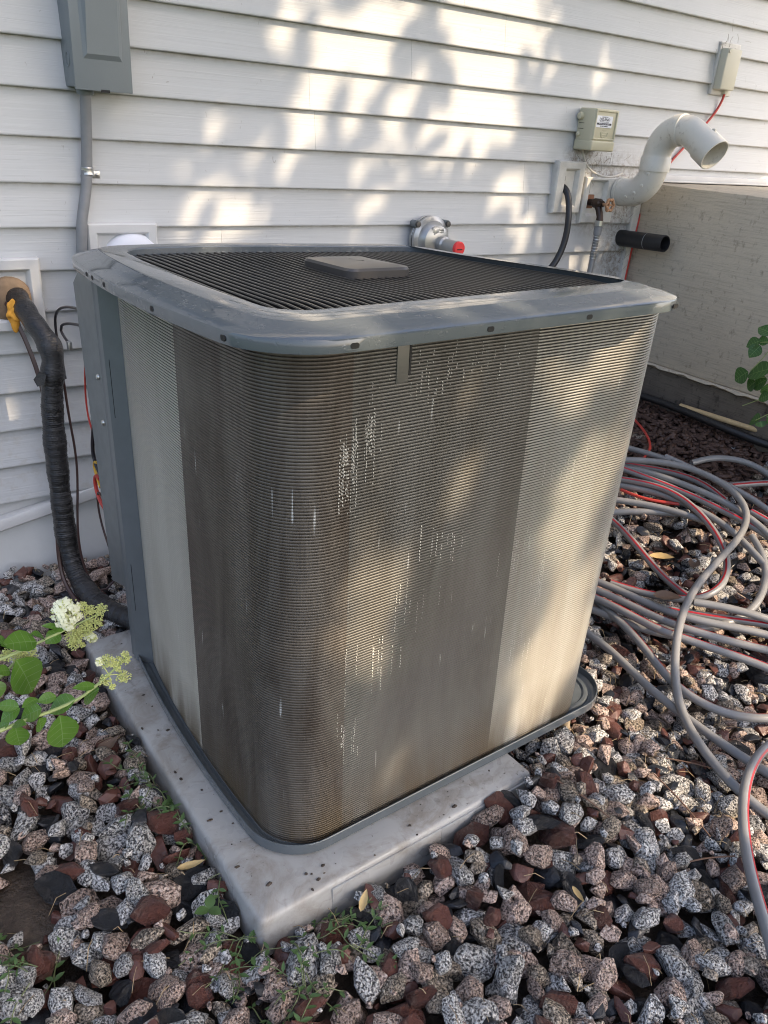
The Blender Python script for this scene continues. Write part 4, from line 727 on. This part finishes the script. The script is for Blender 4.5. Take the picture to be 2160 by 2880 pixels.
# ============================================================ HOSE, PIPES AND STICKS ON THE GROUND
camp = cam.matrix_world.translation; CI = cam.matrix_world.inverted()
def project(p):
    q = CI @ Vector(p)
    if q.z > -.05: return None
    return (1080 - 2227.8*q.x/q.z, 1440 + 2227.8*q.y/q.z, -q.z)
hz = thing('garden_hose', (1.7, 1.0, .05), 'long grey garden hose with red stripe lying in loose loops', 'garden hose')
ANG = [1.6, 1.6, 5.35, 1.5, 1.6, 1.5, 5.25, 1.5, 5.5, 5.3, 5.3, 4.3, 5.2, 1.5, 1.5, 4.3, 4.45, 1.5, 1.6, 5.4, 1.5, 4.05, 3.95, 1.6]
for i, L in enumerate(HOSES):
    P = [Vector(p) for p in L]
    back = (P[0] - P[2]).normalized()
    if i not in (7, 8, 12, 13, 18, 19, 22): P = [P[0] + back*.22 + Vector((-.05, .04, -.01)), P[0] + back*.10 + Vector((-.012, .01, 0))] + P
    edge_ = (project(P[-1]) or (0, 0, 1))[0] > 2140 or i == 0; d_ = (P[-1] - P[-3]).normalized(); d_.z = 0; sgn = -1 if i % 3 else 1; q_ = P[-1].copy()
    for k in range(1, 9):
        d_ = (Matrix.Rotation(R(13*sgn), 3, 'Z') @ d_).normalized(); q_ = q_ + d_*.07; q_.x = min(q_.x, 2.62); q_.z = ground(q_.x, q_.y) + .018
        if edge_ and (i != 0 or k < 4): P.append(q_.copy())
    P = smooth_path(P, .012, 4)
    for p in P: p.z = max(p.z + .004, ground(p.x, p.y) + .016)
    P = smooth_path(P, .012, 3)
    s = MB(); s.tube(P, .0106, 12); h = s.build('hose_loop', M['hose'], hz)
    s = MB(); a = ANG[i % len(ANG)]; s.tube(P, .0109, 3, a0=a-.24, a1=a+.24); s.build('stripe', M['stripe'], hz, parent=h)
cable('black_pipe', [(2.60, 2.02, .315)] + BLACKPIPE + [(2.72, 1.28, .28)], .0145, M['abs'], 'long black pipe lying on the mulch along the stoop footing', 'pipe', 12)
cable('wooden_stick', STICK + [(2.77, 1.30, .298)], .010, M['stick'], 'pale bare wooden stick lying along the foot of the stoop', 'stick', 9)
# ============================================================ STONES
def stone_mesh(name, seed, npt, flat, sharp):
    q = np.random.RandomState(seed); bm = bmesh.new()
    D = q.randn(npt, 3); D /= np.linalg.norm(D, axis=1, keepdims=True); D *= q.uniform(.86, 1.05, (npt, 1))
    D *= np.array([1.15*q.uniform(.9, 1.3), .92*q.uniform(.82, 1.1), flat*q.uniform(.85, 1.15)])
    for d in D: bm.verts.new(d)
    h = bmesh.ops.convex_hull(bm, input=bm.verts[:]); bmesh.ops.delete(bm, geom=[g for g in h['geom_interior'] if isinstance(g, bmesh.types.BMVert)], context='VERTS')
    bmesh.ops.dissolve_limit(bm, angle_limit=R(14), verts=bm.verts[:], edges=bm.edges[:])
    bmesh.ops.bevel(bm, geom=bm.edges[:], offset=.045 if sharp else .065, segments=1 if npt < 18 else 2, profile=.6, affect='EDGES', clamp_overlap=True)
    bmesh.ops.triangulate(bm, faces=bm.faces[:]); me = bpy.data.meshes.new(name); bm.to_mesh(me); bm.free()
    me.polygons.foreach_set('use_smooth', [True]*len(me.polygons)); me.set_sharp_from_angle(angle=R(26)); return me
KINDS = [('g_grey', .33, .70, 0, 'grey and white speckled granite stone'), ('g_pink', .27, .70, 0, 'pink speckled granite stone'), ('g_tan', .14, .68, 0, 'brownish speckled granite stone'), ('r_red', .15, .66, 1, 'red-brown angular stone'), ('r_slate', .16, .46, 1, 'black flat slate stone')]
NV = 12
BANK = {k: [stone_mesh('stone', 100*i+j, 18 + j, fl, sh) for j in range(NV)] for i, (k, w, fl, sh, _) in enumerate(KINDS)}
LOWB = {k: [stone_mesh('gravel', 900+100*i+j, 13 + j, fl, sh) for j in range(6)] for i, (k, w, fl, sh, _) in enumerate(KINDS)}
for B_, sf in ((BANK, ''), (LOWB, '_s')):
    for k in B_:
        for me in B_[k]: me.materials.append(M[k+sf])
HX0, HY0, HS = -.9, -.3, .008; HW, HH = int(4.2/HS), int(2.6/HS)
gx = HX0 + (np.arange(HW)+.5)*HS; gy = HY0 + (np.arange(HH)+.5)*HS
def smn(a, b, x): t = np.clip((x-a)/(b-a), 0, 1); return t*t*(3-2*t)
GX, GY = np.meshgrid(gx, gy, indexing='ij')
HM = -.014 - .036*smn(1.2, 1.5, GX) + .30*smn(1.35, 2.75, GX)*smn(.3, 1.6, GY) + .055*np.exp(-(((GX-.98)/.19)**2 + ((GY-.71)/.10)**2)) - .015*smn(.35, .1, GX)*smn(1.2, .6, GY)
UI = UM.inverted()
def in_pad(x, y, m=0.): p = UI @ Vector((x, y, .05)); return .390-m < p.x < 1.017+m and -.086-m < p.y < .853+m
def under_pan(x, y): p = UI @ Vector((x, y, .05)); return .45 < p.x < 1.335 and 0. < p.y < .80
def mud(x, y): return max(0, 1-math.hypot((x-.075)/.11, (y-1.05)/.15)) + .85*max(0, 1-math.hypot((x-.11)/.075, (y-.885)/.05))
def mulchy(x, y): return sm(1.60, 1.78, y + .45*sm(1.9, 2.5, x) + .05*math.sin(x*9))*sm(1.15, 1.4, x)
cand = []; rs_ = random.Random(21)
def visible(x, y):
    p = project((x, y, ground(x, y)+.02)); return p and -620 < p[0] < 2800 and 300 < p[1] < 3300
pts = []
for _ in range(60000):
    x, y = rs_.uniform(-.75, 2.67), rs_.uniform(-.15, 2.11)
    if not visible(x, y) or x > 2.66: continue
    if rs_.random() < mulchy(x, y)*.985 or rs_.random() < min(1, 1.7*mud(x, y)): continue
    r = min(.036, max(.006, rs_.gauss(.0165, .0078)))
    if in_pad(x, y, r*.55): continue
    if under_pan(x, y) and r > .018: continue
    p = UI @ Vector((x, y, 0)); 
    pts.append((x, y, r))
pts.sort(key=lambda p: -p[2] + rs_.uniform(0, .010))
stones = []; occ = np.zeros((HW, HH), np.int16)
for x, y, r in pts:
    i, j = int((x-HX0)/HS), int((y-HY0)/HS); k = max(1, int(r/HS))
    if not (k+1 < i < HW-k-2 and k+1 < j < HH-k-2): continue
    o = occ[i-k:i+k+1, j-k:j+k+1]
    if o.mean() > 1.05: continue
    if occ[i, j] >= 1 and rs_.random() < .5: continue
    kd = rs_.choices(range(5), [w for _, w, *_ in KINDS])[0]; fl = KINDS[kd][2]
    h = HM[i-k:i+k+1, j-k:j+k+1]; base = float(np.percentile(h, 45)); rz = r*fl
    yaw = rs_.uniform(0, 6.28); tl = rs_.gauss(0, .45); tl2 = rs_.gauss(0, .45)
    z = base + rz*rs_.uniform(.30, .62)
    gi, gj = np.ogrid[-k:k+1, -k:k+1]; d2 = (gi**2 + gj**2)/(k+.3)**2; top = z + rz*.80*np.sqrt(np.clip(1-d2, 0, 1))
    HM[i-k:i+k+1, j-k:j+k+1] = np.where(d2 < 1, np.maximum(h, top), h); occ[i-k:i+k+1, j-k:j+k+1] += (d2 < .8).astype(np.int16)
    stones.append([x, y, z, r, kd, yaw, tl, tl2])
# which show largest: projected size, not hidden behind the unit or under later stones
def hidden(x, y, z):
    o = camp; d = Vector((x, y, z)) - o; L = UI @ o; E_ = UI @ Vector((x, y, z)); D = E_ - L; t0, t1 = 0., .985
    for a, lo, hi in ((0, .455, 1.30), (1, 0., .74), (2, .055, .96)):
        if abs(D[a]) < 1e-9:
            if not lo < L[a] < hi: return False
            continue
        s, e = (lo-L[a])/D[a], (hi-L[a])/D[a]; s, e = min(s, e), max(s, e); t0, t1 = max(t0, s), min(t1, e)
    return t1 > t0
def free(x, y, z, r):
    i, j = int((x-HX0)/HS), int((y-HY0)/HS); k = max(1, int(r*.7/HS)); return float((HM[i-k:i+k+1, j-k:j+k+1] <= z + r*.85).mean())
sc_ = []
for s in stones:
    p = project(s[:3]); ok = p and -20 < p[0] < 2180 and p[1] < 2900
    if not ok or hidden(*s[:3]): sc_.append(0); continue
    sc_.append((s[3]/p[2])**2*free(s[0], s[1], s[2], s[3])**1.5)
order = sorted(range(len(stones)), key=lambda i: -sc_[i]); TOP = set(order[:296])
def zone(x, y):
    p = UI @ Vector((x, y, 0))
    if x > 1.42: return 'lying among the hose loops'
    if p.x > 1.02 and y > .62: return 'below the right corner of the unit'
    if p.x < .40 and y > 1.30: return 'between the pad and the house wall'
    if p.x < .40 and y > 1.02: return 'on the left of the pad'
    if p.x < .40 and y < .98 and x < .24: return 'beside the muddy puddle'
    if p.x < .40: return 'near the front corner of the pad'
    if p.y > -.20: return 'along the front edge of the pad'
    q = project((x, y, .02)) or (0, 0, 1)
    if x > .95 and q[1] < 2350: return 'in front of the curved near hose'
    if q[0] > 1800: return 'by the lower end of the near hose'
    if q[0] < 560: return 'in the bottom left corner'
    if q[0] < 980: return 'among the weeds below the pad corner'
    if q[1] > 2660: return 'along the bottom edge of the gravel'
    if q[0] > 1400: return 'in the right foreground'
    return 'in the middle foreground'
MATS = [M[k[0]+'_s'] for k in KINDS]
def smat(s, q): return Matrix.Translation(s[:3]) @ Matrix.Rotation(s[6], 4, 'X') @ Matrix.Rotation(s[7], 4, 'Y') @ Matrix.Rotation(s[5], 4, 'Z') @ Matrix.Scale(s[3], 4)
LST = []
for i in order[:296]:
    s = stones[i]; key = KINDS[s[4]][0]; o = bpy.data.objects.new('stone', BANK[key][rs_.randrange(NV)]); COL.objects.link(o); o.matrix_world = smat(s, 0)
    me_ = o.data; ex = np.array([v.co[:] for v in me_.vertices]).ptp(0) if hasattr(np.ndarray, 'ptp') else np.ptp(np.array([v.co[:] for v in me_.vertices]), axis=0)
    shp = 'long ' if ex[0]/ex[1] > 1.42 else ('flattish ' if ex[2]/ex[1] < .72 and s[4] != 4 else ('blocky ' if ex[0]/ex[1] < 1.12 else ''))
    size = 'large ' if s[3] > .027 else ('small ' if s[3] < .019 else '')
    tag(o, size + shp + KINDS[s[4]][4] + ' ' + zone(s[0], s[1]), 'stone', 'landscaping stones round the unit'); LST.append((o, s[3], project(s[:3])))
bylab = {}
for r_ in LST: bylab.setdefault(r_[0]['label'], []).append(r_)
for lb, L in bylab.items():
    L = list(L)
    for word, key in (('nearest', lambda r: -r[2][1]), ('leftmost', lambda r: r[2][0]), ('rightmost', lambda r: -r[2][0]), ('farthest', lambda r: r[2][1])):
        if len(L) < 2: break
        L.sort(key=key)
        full = sorted(bylab[lb], key=key)[0]
        if full not in L: continue
        full[0]['label'] = word + ' ' + lb; L.remove(full)
for r_ in LST:
    w_ = r_[0]['label'].split()
    if len(w_) > 16: w_ = [x for x in w_ if x not in ('speckled', 'angular')]
    if len(w_) > 16: w_ = [x for x in w_ if x != 'granite']
    r_[0]['label'] = ' '.join(w_)
# the rest of the bed as one mass
VV, FF, MI = [], [], []; nb = 0; cache = {}
def raw(me):
    if me.name not in cache:
        v = np.zeros(len(me.vertices)*3); me.vertices.foreach_get('co', v); f = np.zeros(len(me.loops), np.int64); me.loops.foreach_get('vertex_index', f); cache[me.name] = (v.reshape(-1, 3), f.reshape(-1, 3))
    return cache[me.name]
small = [s for i, s in enumerate(stones) if i not in TOP]
for s in small:
    v, f = raw(LOWB[KINDS[s[4]][0]][rs_.randrange(6)]); m = np.array(smat(s, 0)); VV.append(v @ m[:3, :3].T + m[:3, 3]); FF.append(f + nb); MI.append(np.full(len(f), s[4], np.int32)); nb += len(v)
def mass(name, VV, FF, mats, MI=None, smooth=28):
    v = np.concatenate(VV); f = np.concatenate(FF); me = bpy.data.meshes.new(name); k = f.shape[1]
    me.vertices.add(len(v)); me.vertices.foreach_set('co', v.astype(np.float32).ravel()); me.loops.add(f.size); me.loops.foreach_set('vertex_index', f.astype(np.int32).ravel())
    me.polygons.add(len(f)); me.polygons.foreach_set('loop_start', np.arange(0, f.size, k, dtype=np.int32)); me.polygons.foreach_set('loop_total', np.full(len(f), k, np.int32))
    for m in mats: me.materials.append(m)
    if MI is not None: me.polygons.foreach_set('material_index', np.concatenate(MI))
    me.update(calc_edges=True); me.validate()
    if smooth: me.polygons.foreach_set('use_smooth', [True]*len(f)); me.set_sharp_from_angle(angle=R(smooth))
    o = bpy.data.objects.new(name, me); COL.objects.link(o); return o
tag(mass('gravel', VV, FF, MATS, MI), 'mixed crushed stone gravel filling the bed round the unit', kind='stuff')
def hm(x, y):
    i, j = int((x-HX0)/HS), int((y-HY0)/HS); return float(HM[min(HW-1, max(0, i)), min(HH-1, max(0, j))])
# puddle and mulch
b = MB(); b.add([(x, y, -.036) for x, y in ((.02, .93), (.06, .955), (.10, .94), (.14, .945), (.19, .93), (.215, .90), (.20, .86), (.15, .83), (.10, .815), (.05, .82), (.0, .86))], [tuple(range(11))]); tag(b.build('puddle', M['water'], smooth=0), kind='structure')
VV, FF = [], []; nb = 0; r8 = random.Random(8)
for _ in range(9000):
    x, y = r8.uniform(1.2, 2.69), r8.uniform(1.15, 2.13)
    if r8.random() > mulchy(x, y) + .04 or not visible(x, y): continue
    L, w, h = r8.uniform(.010, .034), r8.uniform(.006, .016), r8.uniform(.002, .006)
    m = Matrix.Translation((x, y, ground(x, y)-.052+r8.uniform(0, .030))) @ Matrix.Rotation(r8.uniform(0, 6.3), 4, 'Z') @ Matrix.Rotation(r8.gauss(0, .35), 4, 'X') @ Matrix.Rotation(r8.gauss(0, .3), 4, 'Y')
    a = [(-L, -w*r8.uniform(.3, 1), -h), (L, -w*r8.uniform(.2, 1), -h), (L*r8.uniform(.6, 1), w, -h), (-L*r8.uniform(.5, 1), w*r8.uniform(.5, 1), -h)]; a += [(p[0]*.9, p[1]*.85, h+r8.uniform(0, .003)) for p in a]
    VV.append(np.array([(m @ Vector(p))[:] for p in a])); FF.append(np.array([(3, 2, 1, 0), (4, 5, 6, 7), (0, 1, 5, 4), (1, 2, 6, 5), (2, 3, 7, 6), (3, 0, 4, 7)]) + nb); nb += 8
tag(mass('mulch', VV, FF, [M['mulch']], None, 0), 'dark bark mulch at the foot of the stoop', kind='stuff')
# dry needles and stalks strewn over everything
b = MB(); r9 = random.Random(9)
for _ in range(1500):
    x, y = r9.uniform(-.2, 2.6), r9.uniform(.2, 2.1)
    if not visible(x, y) or in_pad(x, y, .01) or under_pan(x, y): continue
    if r9.random() < .35 and not (x > 1.25 or mud(x, y) > 0): continue
    L = r9.uniform(.012, .045); a = r9.uniform(0, 6.28); z = hm(x, y) + .002; x2, y2 = x+L*math.cos(a), y+L*math.sin(a); z2 = hm(x2, y2) + .003
    if abs(z2-z) > .03: z2 = z + r9.uniform(-.01, .01)
    b.tube([(x, y, z), ((x+x2)/2, (y+y2)/2, max(z, z2)+.003), (x2, y2, z2)], r9.uniform(.0004, .0009), 3)
tag(b.build('dry_needles', M['needle'], smooth=0), kind='stuff')
# ---- fallen leaves and twigs one can pick out
def leaf_shape(b, B, T, w, nrm, n=7, curl=.12, fold=.18, serr=0., vein=False):
    B, T = Vector(B), Vector(T); ax = T - B; L = ax.length; ax.normalize(); nrm = (Vector(nrm) - ax*Vector(nrm).dot(ax)).normalized(); sd = ax.cross(nrm); rs = []
    for i in range(n+1):
        t = i/n; ww = w*.5*(math.sin(math.pi*min(1, t**.80*1.0))**.85 if 0 < t < 1 else .02); c = B + ax*L*t - nrm*curl*L*(t-.35)**2 + nrm*.02*L
        q = 1 + serr*(1 if i % 2 else -1)
        rs.append([c + sd*ww*q + nrm*fold*ww, c + sd*ww*.5 + nrm*fold*ww*.35, c, c - sd*ww*.5 + nrm*fold*ww*.35, c - sd*ww*q + nrm*fold*ww])
    b.rings(rs, False)
    if vein:
        b.mi = 1; b.rings([[r[2] + sd*w*.018*(1-i/n*.7) + nrm*.0006, r[2] - sd*w*.018*(1-i/n*.7) + nrm*.0006] for i, r in enumerate(rs)], False)
        for i in range(2, n-1, 2):
            for s in (0, 4): b.rings([[rs[i][2]+nrm*.0005, rs[i][2]+ax*w*.02+nrm*.0005], [rs[i+1][s]*.85+rs[i+1][2]*.15+nrm*.0006, rs[i+1][s]*.85+rs[i+1][2]*.15+ax*w*.012+nrm*.0006]], False)
        b.mi = 0
def fallen(pos, yaw, L, w, mat, label, tilt=.3):
    x, y, z = pos; b = MB(); leaf_shape(b, (x, y, z), (x+L*math.cos(yaw), y+L*math.sin(yaw), z+L*tilt), w, (0, 0, 1), 8, -.35, .4, .05); tag(b.build('fallen_leaf', mat), label, 'leaf', 'fallen leaves')
fallen((.318, .958, hm(.318, .958)+.008), -.35, .050, .016, M['deadleaf'], 'pale tan dry leaf lying left of the pad edge', .10)
fallen((.545, .715, hm(.545, .715)+.008), .7, .034, .014, M['deadleaf'], 'yellow dry leaf leaning on a stone by the pad front', .4)
fallen((1.93, 1.235, hm(1.93, 1.235)+.006), -1.2, .075, .045, M['deadleaf'], 'yellow-brown curled leaf on sunlit gravel inside the hose loop', .15)
fallen((1.720, 1.06, .105), -.9, .075, .052, M['deadbrown'], 'dark brown wet leaf lying over the hose strands', .05)
fallen((1.985, 1.12, hm(1.985, 1.12)+.006), .4, .05, .035, M['deadbrown'], 'brown leaf on the gravel inside the big hose loop', .1)
fallen((.885, .555, hm(.885, .555)+.004), -1.9, .040, .011, M['deadleaf'], 'narrow pale dry leaf among the foreground stones', .1)
fallen((.28, 1.30, hm(.28, 1.30)+.006), .3, .055, .03, M['deadbrown'], 'brown dead leaf between stones under the flowering stem', .1)
for i, (p0, p1, lb) in enumerate((((1.00, .735), (1.055, .605), 'thin brown twig standing among stones right of the pad'), ((1.245, .66), (1.215, .50), 'thin brown twig lying near the right hose'), ((1.33, .70), (1.41, .60), 'short brown twig beside the crossing hoses'), ((1.10, .50), (1.20, .44), 'thin pale twig in the right foreground'))):
    z0, z1 = hm(*p0)+.006, hm(*p1)+.004; b = MB(); b.tube(smooth_path([(*p0, z0), ((p0[0]+p1[0])/2+.008, (p0[1]+p1[1])/2, max(z0, z1)+.008), (*p1, z1)], .01), [.0017]*0 or .0016, 5); tag(b.build('twig', M['twig']), lb, 'twig', 'twigs on the gravel')
# ============================================================ PLANTS
CAMV = Vector((0, 0, 1.22))
def leafy(root, data, mat, nm='leaf', petiole=True, up=.75):
    for B, T, w in data:
        m = (Vector(B)+Vector(T))/2; n = ((CAMV - m).normalized()*(1-up) + Vector((rnd.gauss(0, .2), rnd.gauss(0, .2), 1))*up)
        b = MB(); leaf_shape(b, B, T, w*1.18, n, 12, .22, .20, .02, True); b.build(nm, [mat, M['vein']], root, 60)
hy = thing('hydrangea', (-.12, 1.18, .0), 'hydrangea with pale cream flower heads leaning in from the left', 'flowering shrub')
for L in HY_STEMS:
    b = MB(); P = smooth_path(L, .012); n = len(P); b.tube(P, [.0034 - .0018*i/n for i in range(n)], 7); b.build('stem', M['stem_g'], hy)
b = MB(); b.tube(smooth_path([(-.12, 1.18, -.02), (-.06, 1.19, .18), (.0, 1.21, .36), HY_STEMS[0][0]], .02), .005, 7); b.tube(smooth_path([(-.13, 1.16, -.02), (-.08, 1.13, .12), HY_STEMS[1][0]], .02), .005, 7); b.tube(smooth_path([(-.12, 1.2, -.02), (-.04, 1.23, .25), HY_STEMS[2][0]], .02), .004, 7); b.build('base_stem', M['stem_b'], hy)
leafy(hy, [(B, T, w*1.2) for B, T, w in HY_LEAVES], M['leaf_h'], up=.5)
q = random.Random(31)
for hi, clusters in enumerate(HY_HEADS):
    b = MB(); b2 = MB(); stem = [Vector(p) for p in HY_STEMS[hi]]
    for c, r, wh in clusters:
        c = Vector(c); base = min(stem, key=lambda s: (s-c).length)
        b.tube([base, (base+c)/2+Vector((0, 0, .003)), c], .0009, 4)
        for _ in range(int(190*(r/.02)**1.6)+20):
            d = Vector((q.gauss(0, 1), q.gauss(0, 1), q.gauss(0, 1))).normalized()*r*(1.12 if wh else 1.)*q.uniform(.2, 1)**.55; d.y *= .8; p = c + d; s = q.uniform(.0011, .0019)
            if q.random() < .35: b.tube([c + d*.35, p], .00045, 3)
            if wh and q.random() < .24:
                n = (d.normalized()*.6 + (CAMV-p).normalized()*.6).normalized(); u = n.orthogonal().normalized(); v = n.cross(u); s2 = q.uniform(.0050, .0078)
                for k in range(4):
                    a = k*math.pi/2 + q.uniform(0, .5); e1 = u*math.cos(a) + v*math.sin(a); e2 = n.cross(e1)
                    b2.add([p, p + e1*s2*.6 + e2*s2*.5, p + e1*s2*1.15 - n*.0008, p + e1*s2*.6 - e2*s2*.5], [(0, 1, 2, 3)])
            else:
                b.add([p+Vector((s, 0, 0)), p+Vector((0, s, 0)), p-Vector((s, 0, 0)), p-Vector((0, s, 0)), p+Vector((0, 0, s)), p-Vector((0, 0, s))], [(0, 1, 4), (1, 2, 4), (2, 3, 4), (3, 0, 4), (1, 0, 5), (2, 1, 5), (3, 2, 5), (0, 3, 5)])
    h = b.build('flower_head', M['bud'], hy, 0)
    if b2.v: tag(b2.build('petals', M['petal'], hy, 0, parent=h), kind='stuff')
rp = thing('leafy_shrub', (2.50, 1.16, .22), 'green leafy shrub in front of the stoop at the right edge', 'shrub')
for L in RP_STEMS: b = MB(); b.tube(smooth_path(L, .01), .0014, 6); b.build('stem', M['stem_g'], rp)
b = MB(); b.tube(smooth_path([(2.50, 1.16, .22), (2.50, 1.16, .40), (2.46, 1.20, .62), RP_STEMS[0][0]], .03), .003, 6); b.tube([(2.50, 1.16, .40), RP_STEMS[4][0]], .002, 6); b.tube([(2.49, 1.17, .47), RP_STEMS[2][0]], .002, 6); b.tube([(2.48, 1.18, .53), RP_STEMS[3][0]], .002, 6); b.tube([(2.46, 1.20, .62), RP_STEMS[1][0]], .002, 6); b.build('base_stem', M['stem_w'], rp)
leafy(rp, [(B, T, w*1.35) for B, T, w in RP_LEAVES], M['leaf_r'], up=.35)
# creeping weeds rooted between pad and stones
def weed(x, y, L, n, label, seed):
    q = random.Random(seed); t = thing('creeping_weed', (x, y, ground(x, y)), label, 'weed', 'creeping weeds'); sb = MB(); lb = MB()
    for _ in range(n):
        a = q.uniform(0, 6.28); P = []; px, py = x + q.gauss(0, .008), y + q.gauss(0, .008); k = int(L/.008*q.uniform(.6, 1.2))
        for i in range(k):
            if in_pad(px, py, -.004): break
            P.append((px, py, max(hm(px, py), ground(px, py)-.036) + .004 + .004*math.sin(i*.6))); a += q.gauss(0, .22); px += .008*math.cos(a); py += .008*math.sin(a)
        if len(P) < 4: continue
        P = [tuple(v) for v in smooth_path(P, .006, 3)]; sb.tube(P, .0009, 4)
        for i in range(3, len(P)-1, 3):
            for s in (-1, 1):
                if q.random() < .2: continue
                d = (Vector(P[i+1]) - Vector(P[i-1])).normalized(); sd = d.cross(Vector((0, 0, 1)))*s; ll = q.uniform(.010, .019); B = Vector(P[i]); leaf_shape(lb, B, B + (d*.6 + sd).normalized()*ll + Vector((0, 0, q.uniform(.001, .006))), ll*.42, (q.gauss(0, .2), q.gauss(0, .2), 1), 3, .1, .2)
    if sb.v: sb.build('stem', M['stem_w'], t); tag(lb.build('leaves', M['leaf_w'], t, 0), kind='stuff')
for i, (x, y, L, n, lb) in enumerate((( .352, 1.165, .13, 7, 'creeping weed by the left edge of the pad nearest the white flowers'), (.372, 1.02, .12, 6, 'creeping weed against the middle of the pad left edge'), (.368, .90, .12, 6, 'creeping weed beside the pad below the tan leaf'), (.352, .785, .11, 7, 'creeping weed just left of the near pad corner'), (.415, .735, .13, 6, 'bushy creeping weed in front of the near pad corner'), (.385, .665, .12, 5, 'creeping weed spreading over foreground stones below the pad corner'), (.505, .735, .10, 7, 'creeping weed in front of the pad near its corner'), (.50, .66, .10, 4, 'thin creeping weed over grey stones below the pad front'), (.035, .955, .09, 8, 'creeping weed at the left edge of the mud'), (.07, .875, .10, 5, 'creeping weed trailing into the puddle'), (.33, 1.10, .08, 4, 'small creeping weed among stones left of the pad'), (.36, .59, .12, 6, 'creeping weed at the bottom edge of the foreground'))):
    weed(x, y, L, n, lb, 50+i)
for i, (x, y, r, mat, lb) in enumerate(((.372, 1.125, .022, 'leaf_w', 'round green leaf weed at the left edge of the pad'), (.33, .845, .018, 'leaf_w', 'green leaf seedling beside the muddy stones'), (.385, .985, .018, 'leaf_w', 'broad green leaf seedling against the pad side'))):
    t = thing('seedling', (x, y, ground(x, y)), lb, 'seedling', 'small seedlings')
    for k in range(3): a = 2.1*k + i; z = hm(x, y)+.012; b = MB(); leaf_shape(b, (x, y, z), (x+r*1.4*math.cos(a), y+r*1.4*math.sin(a), z+.006), r, (0, 0, 1), 6, .2, .15); b.build('leaf', M[mat], t)
# ============================================================ TREE that throws the dappled shade (stands out of frame, towards the sun)
S_ = SUN; E1 = Vector((0, 0, 1)).cross(S_).normalized(); E2 = S_.cross(E1); DIST = 5.0
ab = lambda p: (Vector(p).dot(E1), Vector(p).dot(E2))
GP = [(*ab(g[:3]), g[3]*1.0) for g in GAPS]; c0 = Vector((1.2, 1.4, .8)); ca, cb = ab(c0); qd = c0.dot(S_)
tr = thing('shade_tree', (6.0, -3.3, -.02), 'broad leafy tree out of view whose crown shades the unit', 'tree')
b = MB(); b.tube(smooth_path([(6.0, -3.3, -.1), (6.0, -3.25, 1.6), (5.95, -3.1, 3.1), (5.8, -2.6, 4.5), (5.3, -1.5, 5.6), (4.7, -.4, 6.0)], .15), [.16]*0 or .11, 10); b.build('trunk', M['bark'], tr)
VV, FF = [], []; nb = 0; q = np.random.RandomState(77); GA = np.array(GP)
N = 30000; A_ = ca + q.uniform(-2.5, 2.3, N); B_ = cb + q.uniform(-1.75, 1.75, N); D_ = qd + DIST + q.uniform(-1.0, 1.0, N); rand = q.rand(N)
for i in range(N):
    a, bb = A_[i], B_[i]; d = np.hypot(GA[:, 0]-a, (GA[:, 1]-bb)) - GA[:, 2]
    dm = d.min()
    big = GA[int(np.argmin(d)), 2] > .15
    if dm < .04 and rand[i] > .012 + .11*(dm > .0) + .07*(math.sin(a*41)*math.sin(bb*37) > .35) + .02*big: continue
    p = E1*a + E2*bb + S_*D_[i]
    s = q.uniform(.055, .085); n = (S_*1.0 + Vector(q.randn(3))*.45).normalized(); u = Vector(q.randn(3)).cross(n).normalized(); v = n.cross(u)
    VV.append(np.array([(p - u*s)[:], (p + v*s*.42 - u*s*.25)[:], (p + v*s*.40 + u*s*.35)[:], (p + u*s)[:], (p - v*s*.40 + u*s*.35)[:], (p - v*s*.42 - u*s*.25)[:]])); FF.append(np.array([(0, 1, 2, 3, 4, 5)]) + nb); nb += 6
o = mass('crown', VV, FF, [M['leaf_t']], None, 0); o.parent = tr; o.matrix_parent_inverse = Matrix.Translation(-Vector(tr['_o'])); tag(o, kind='stuff')
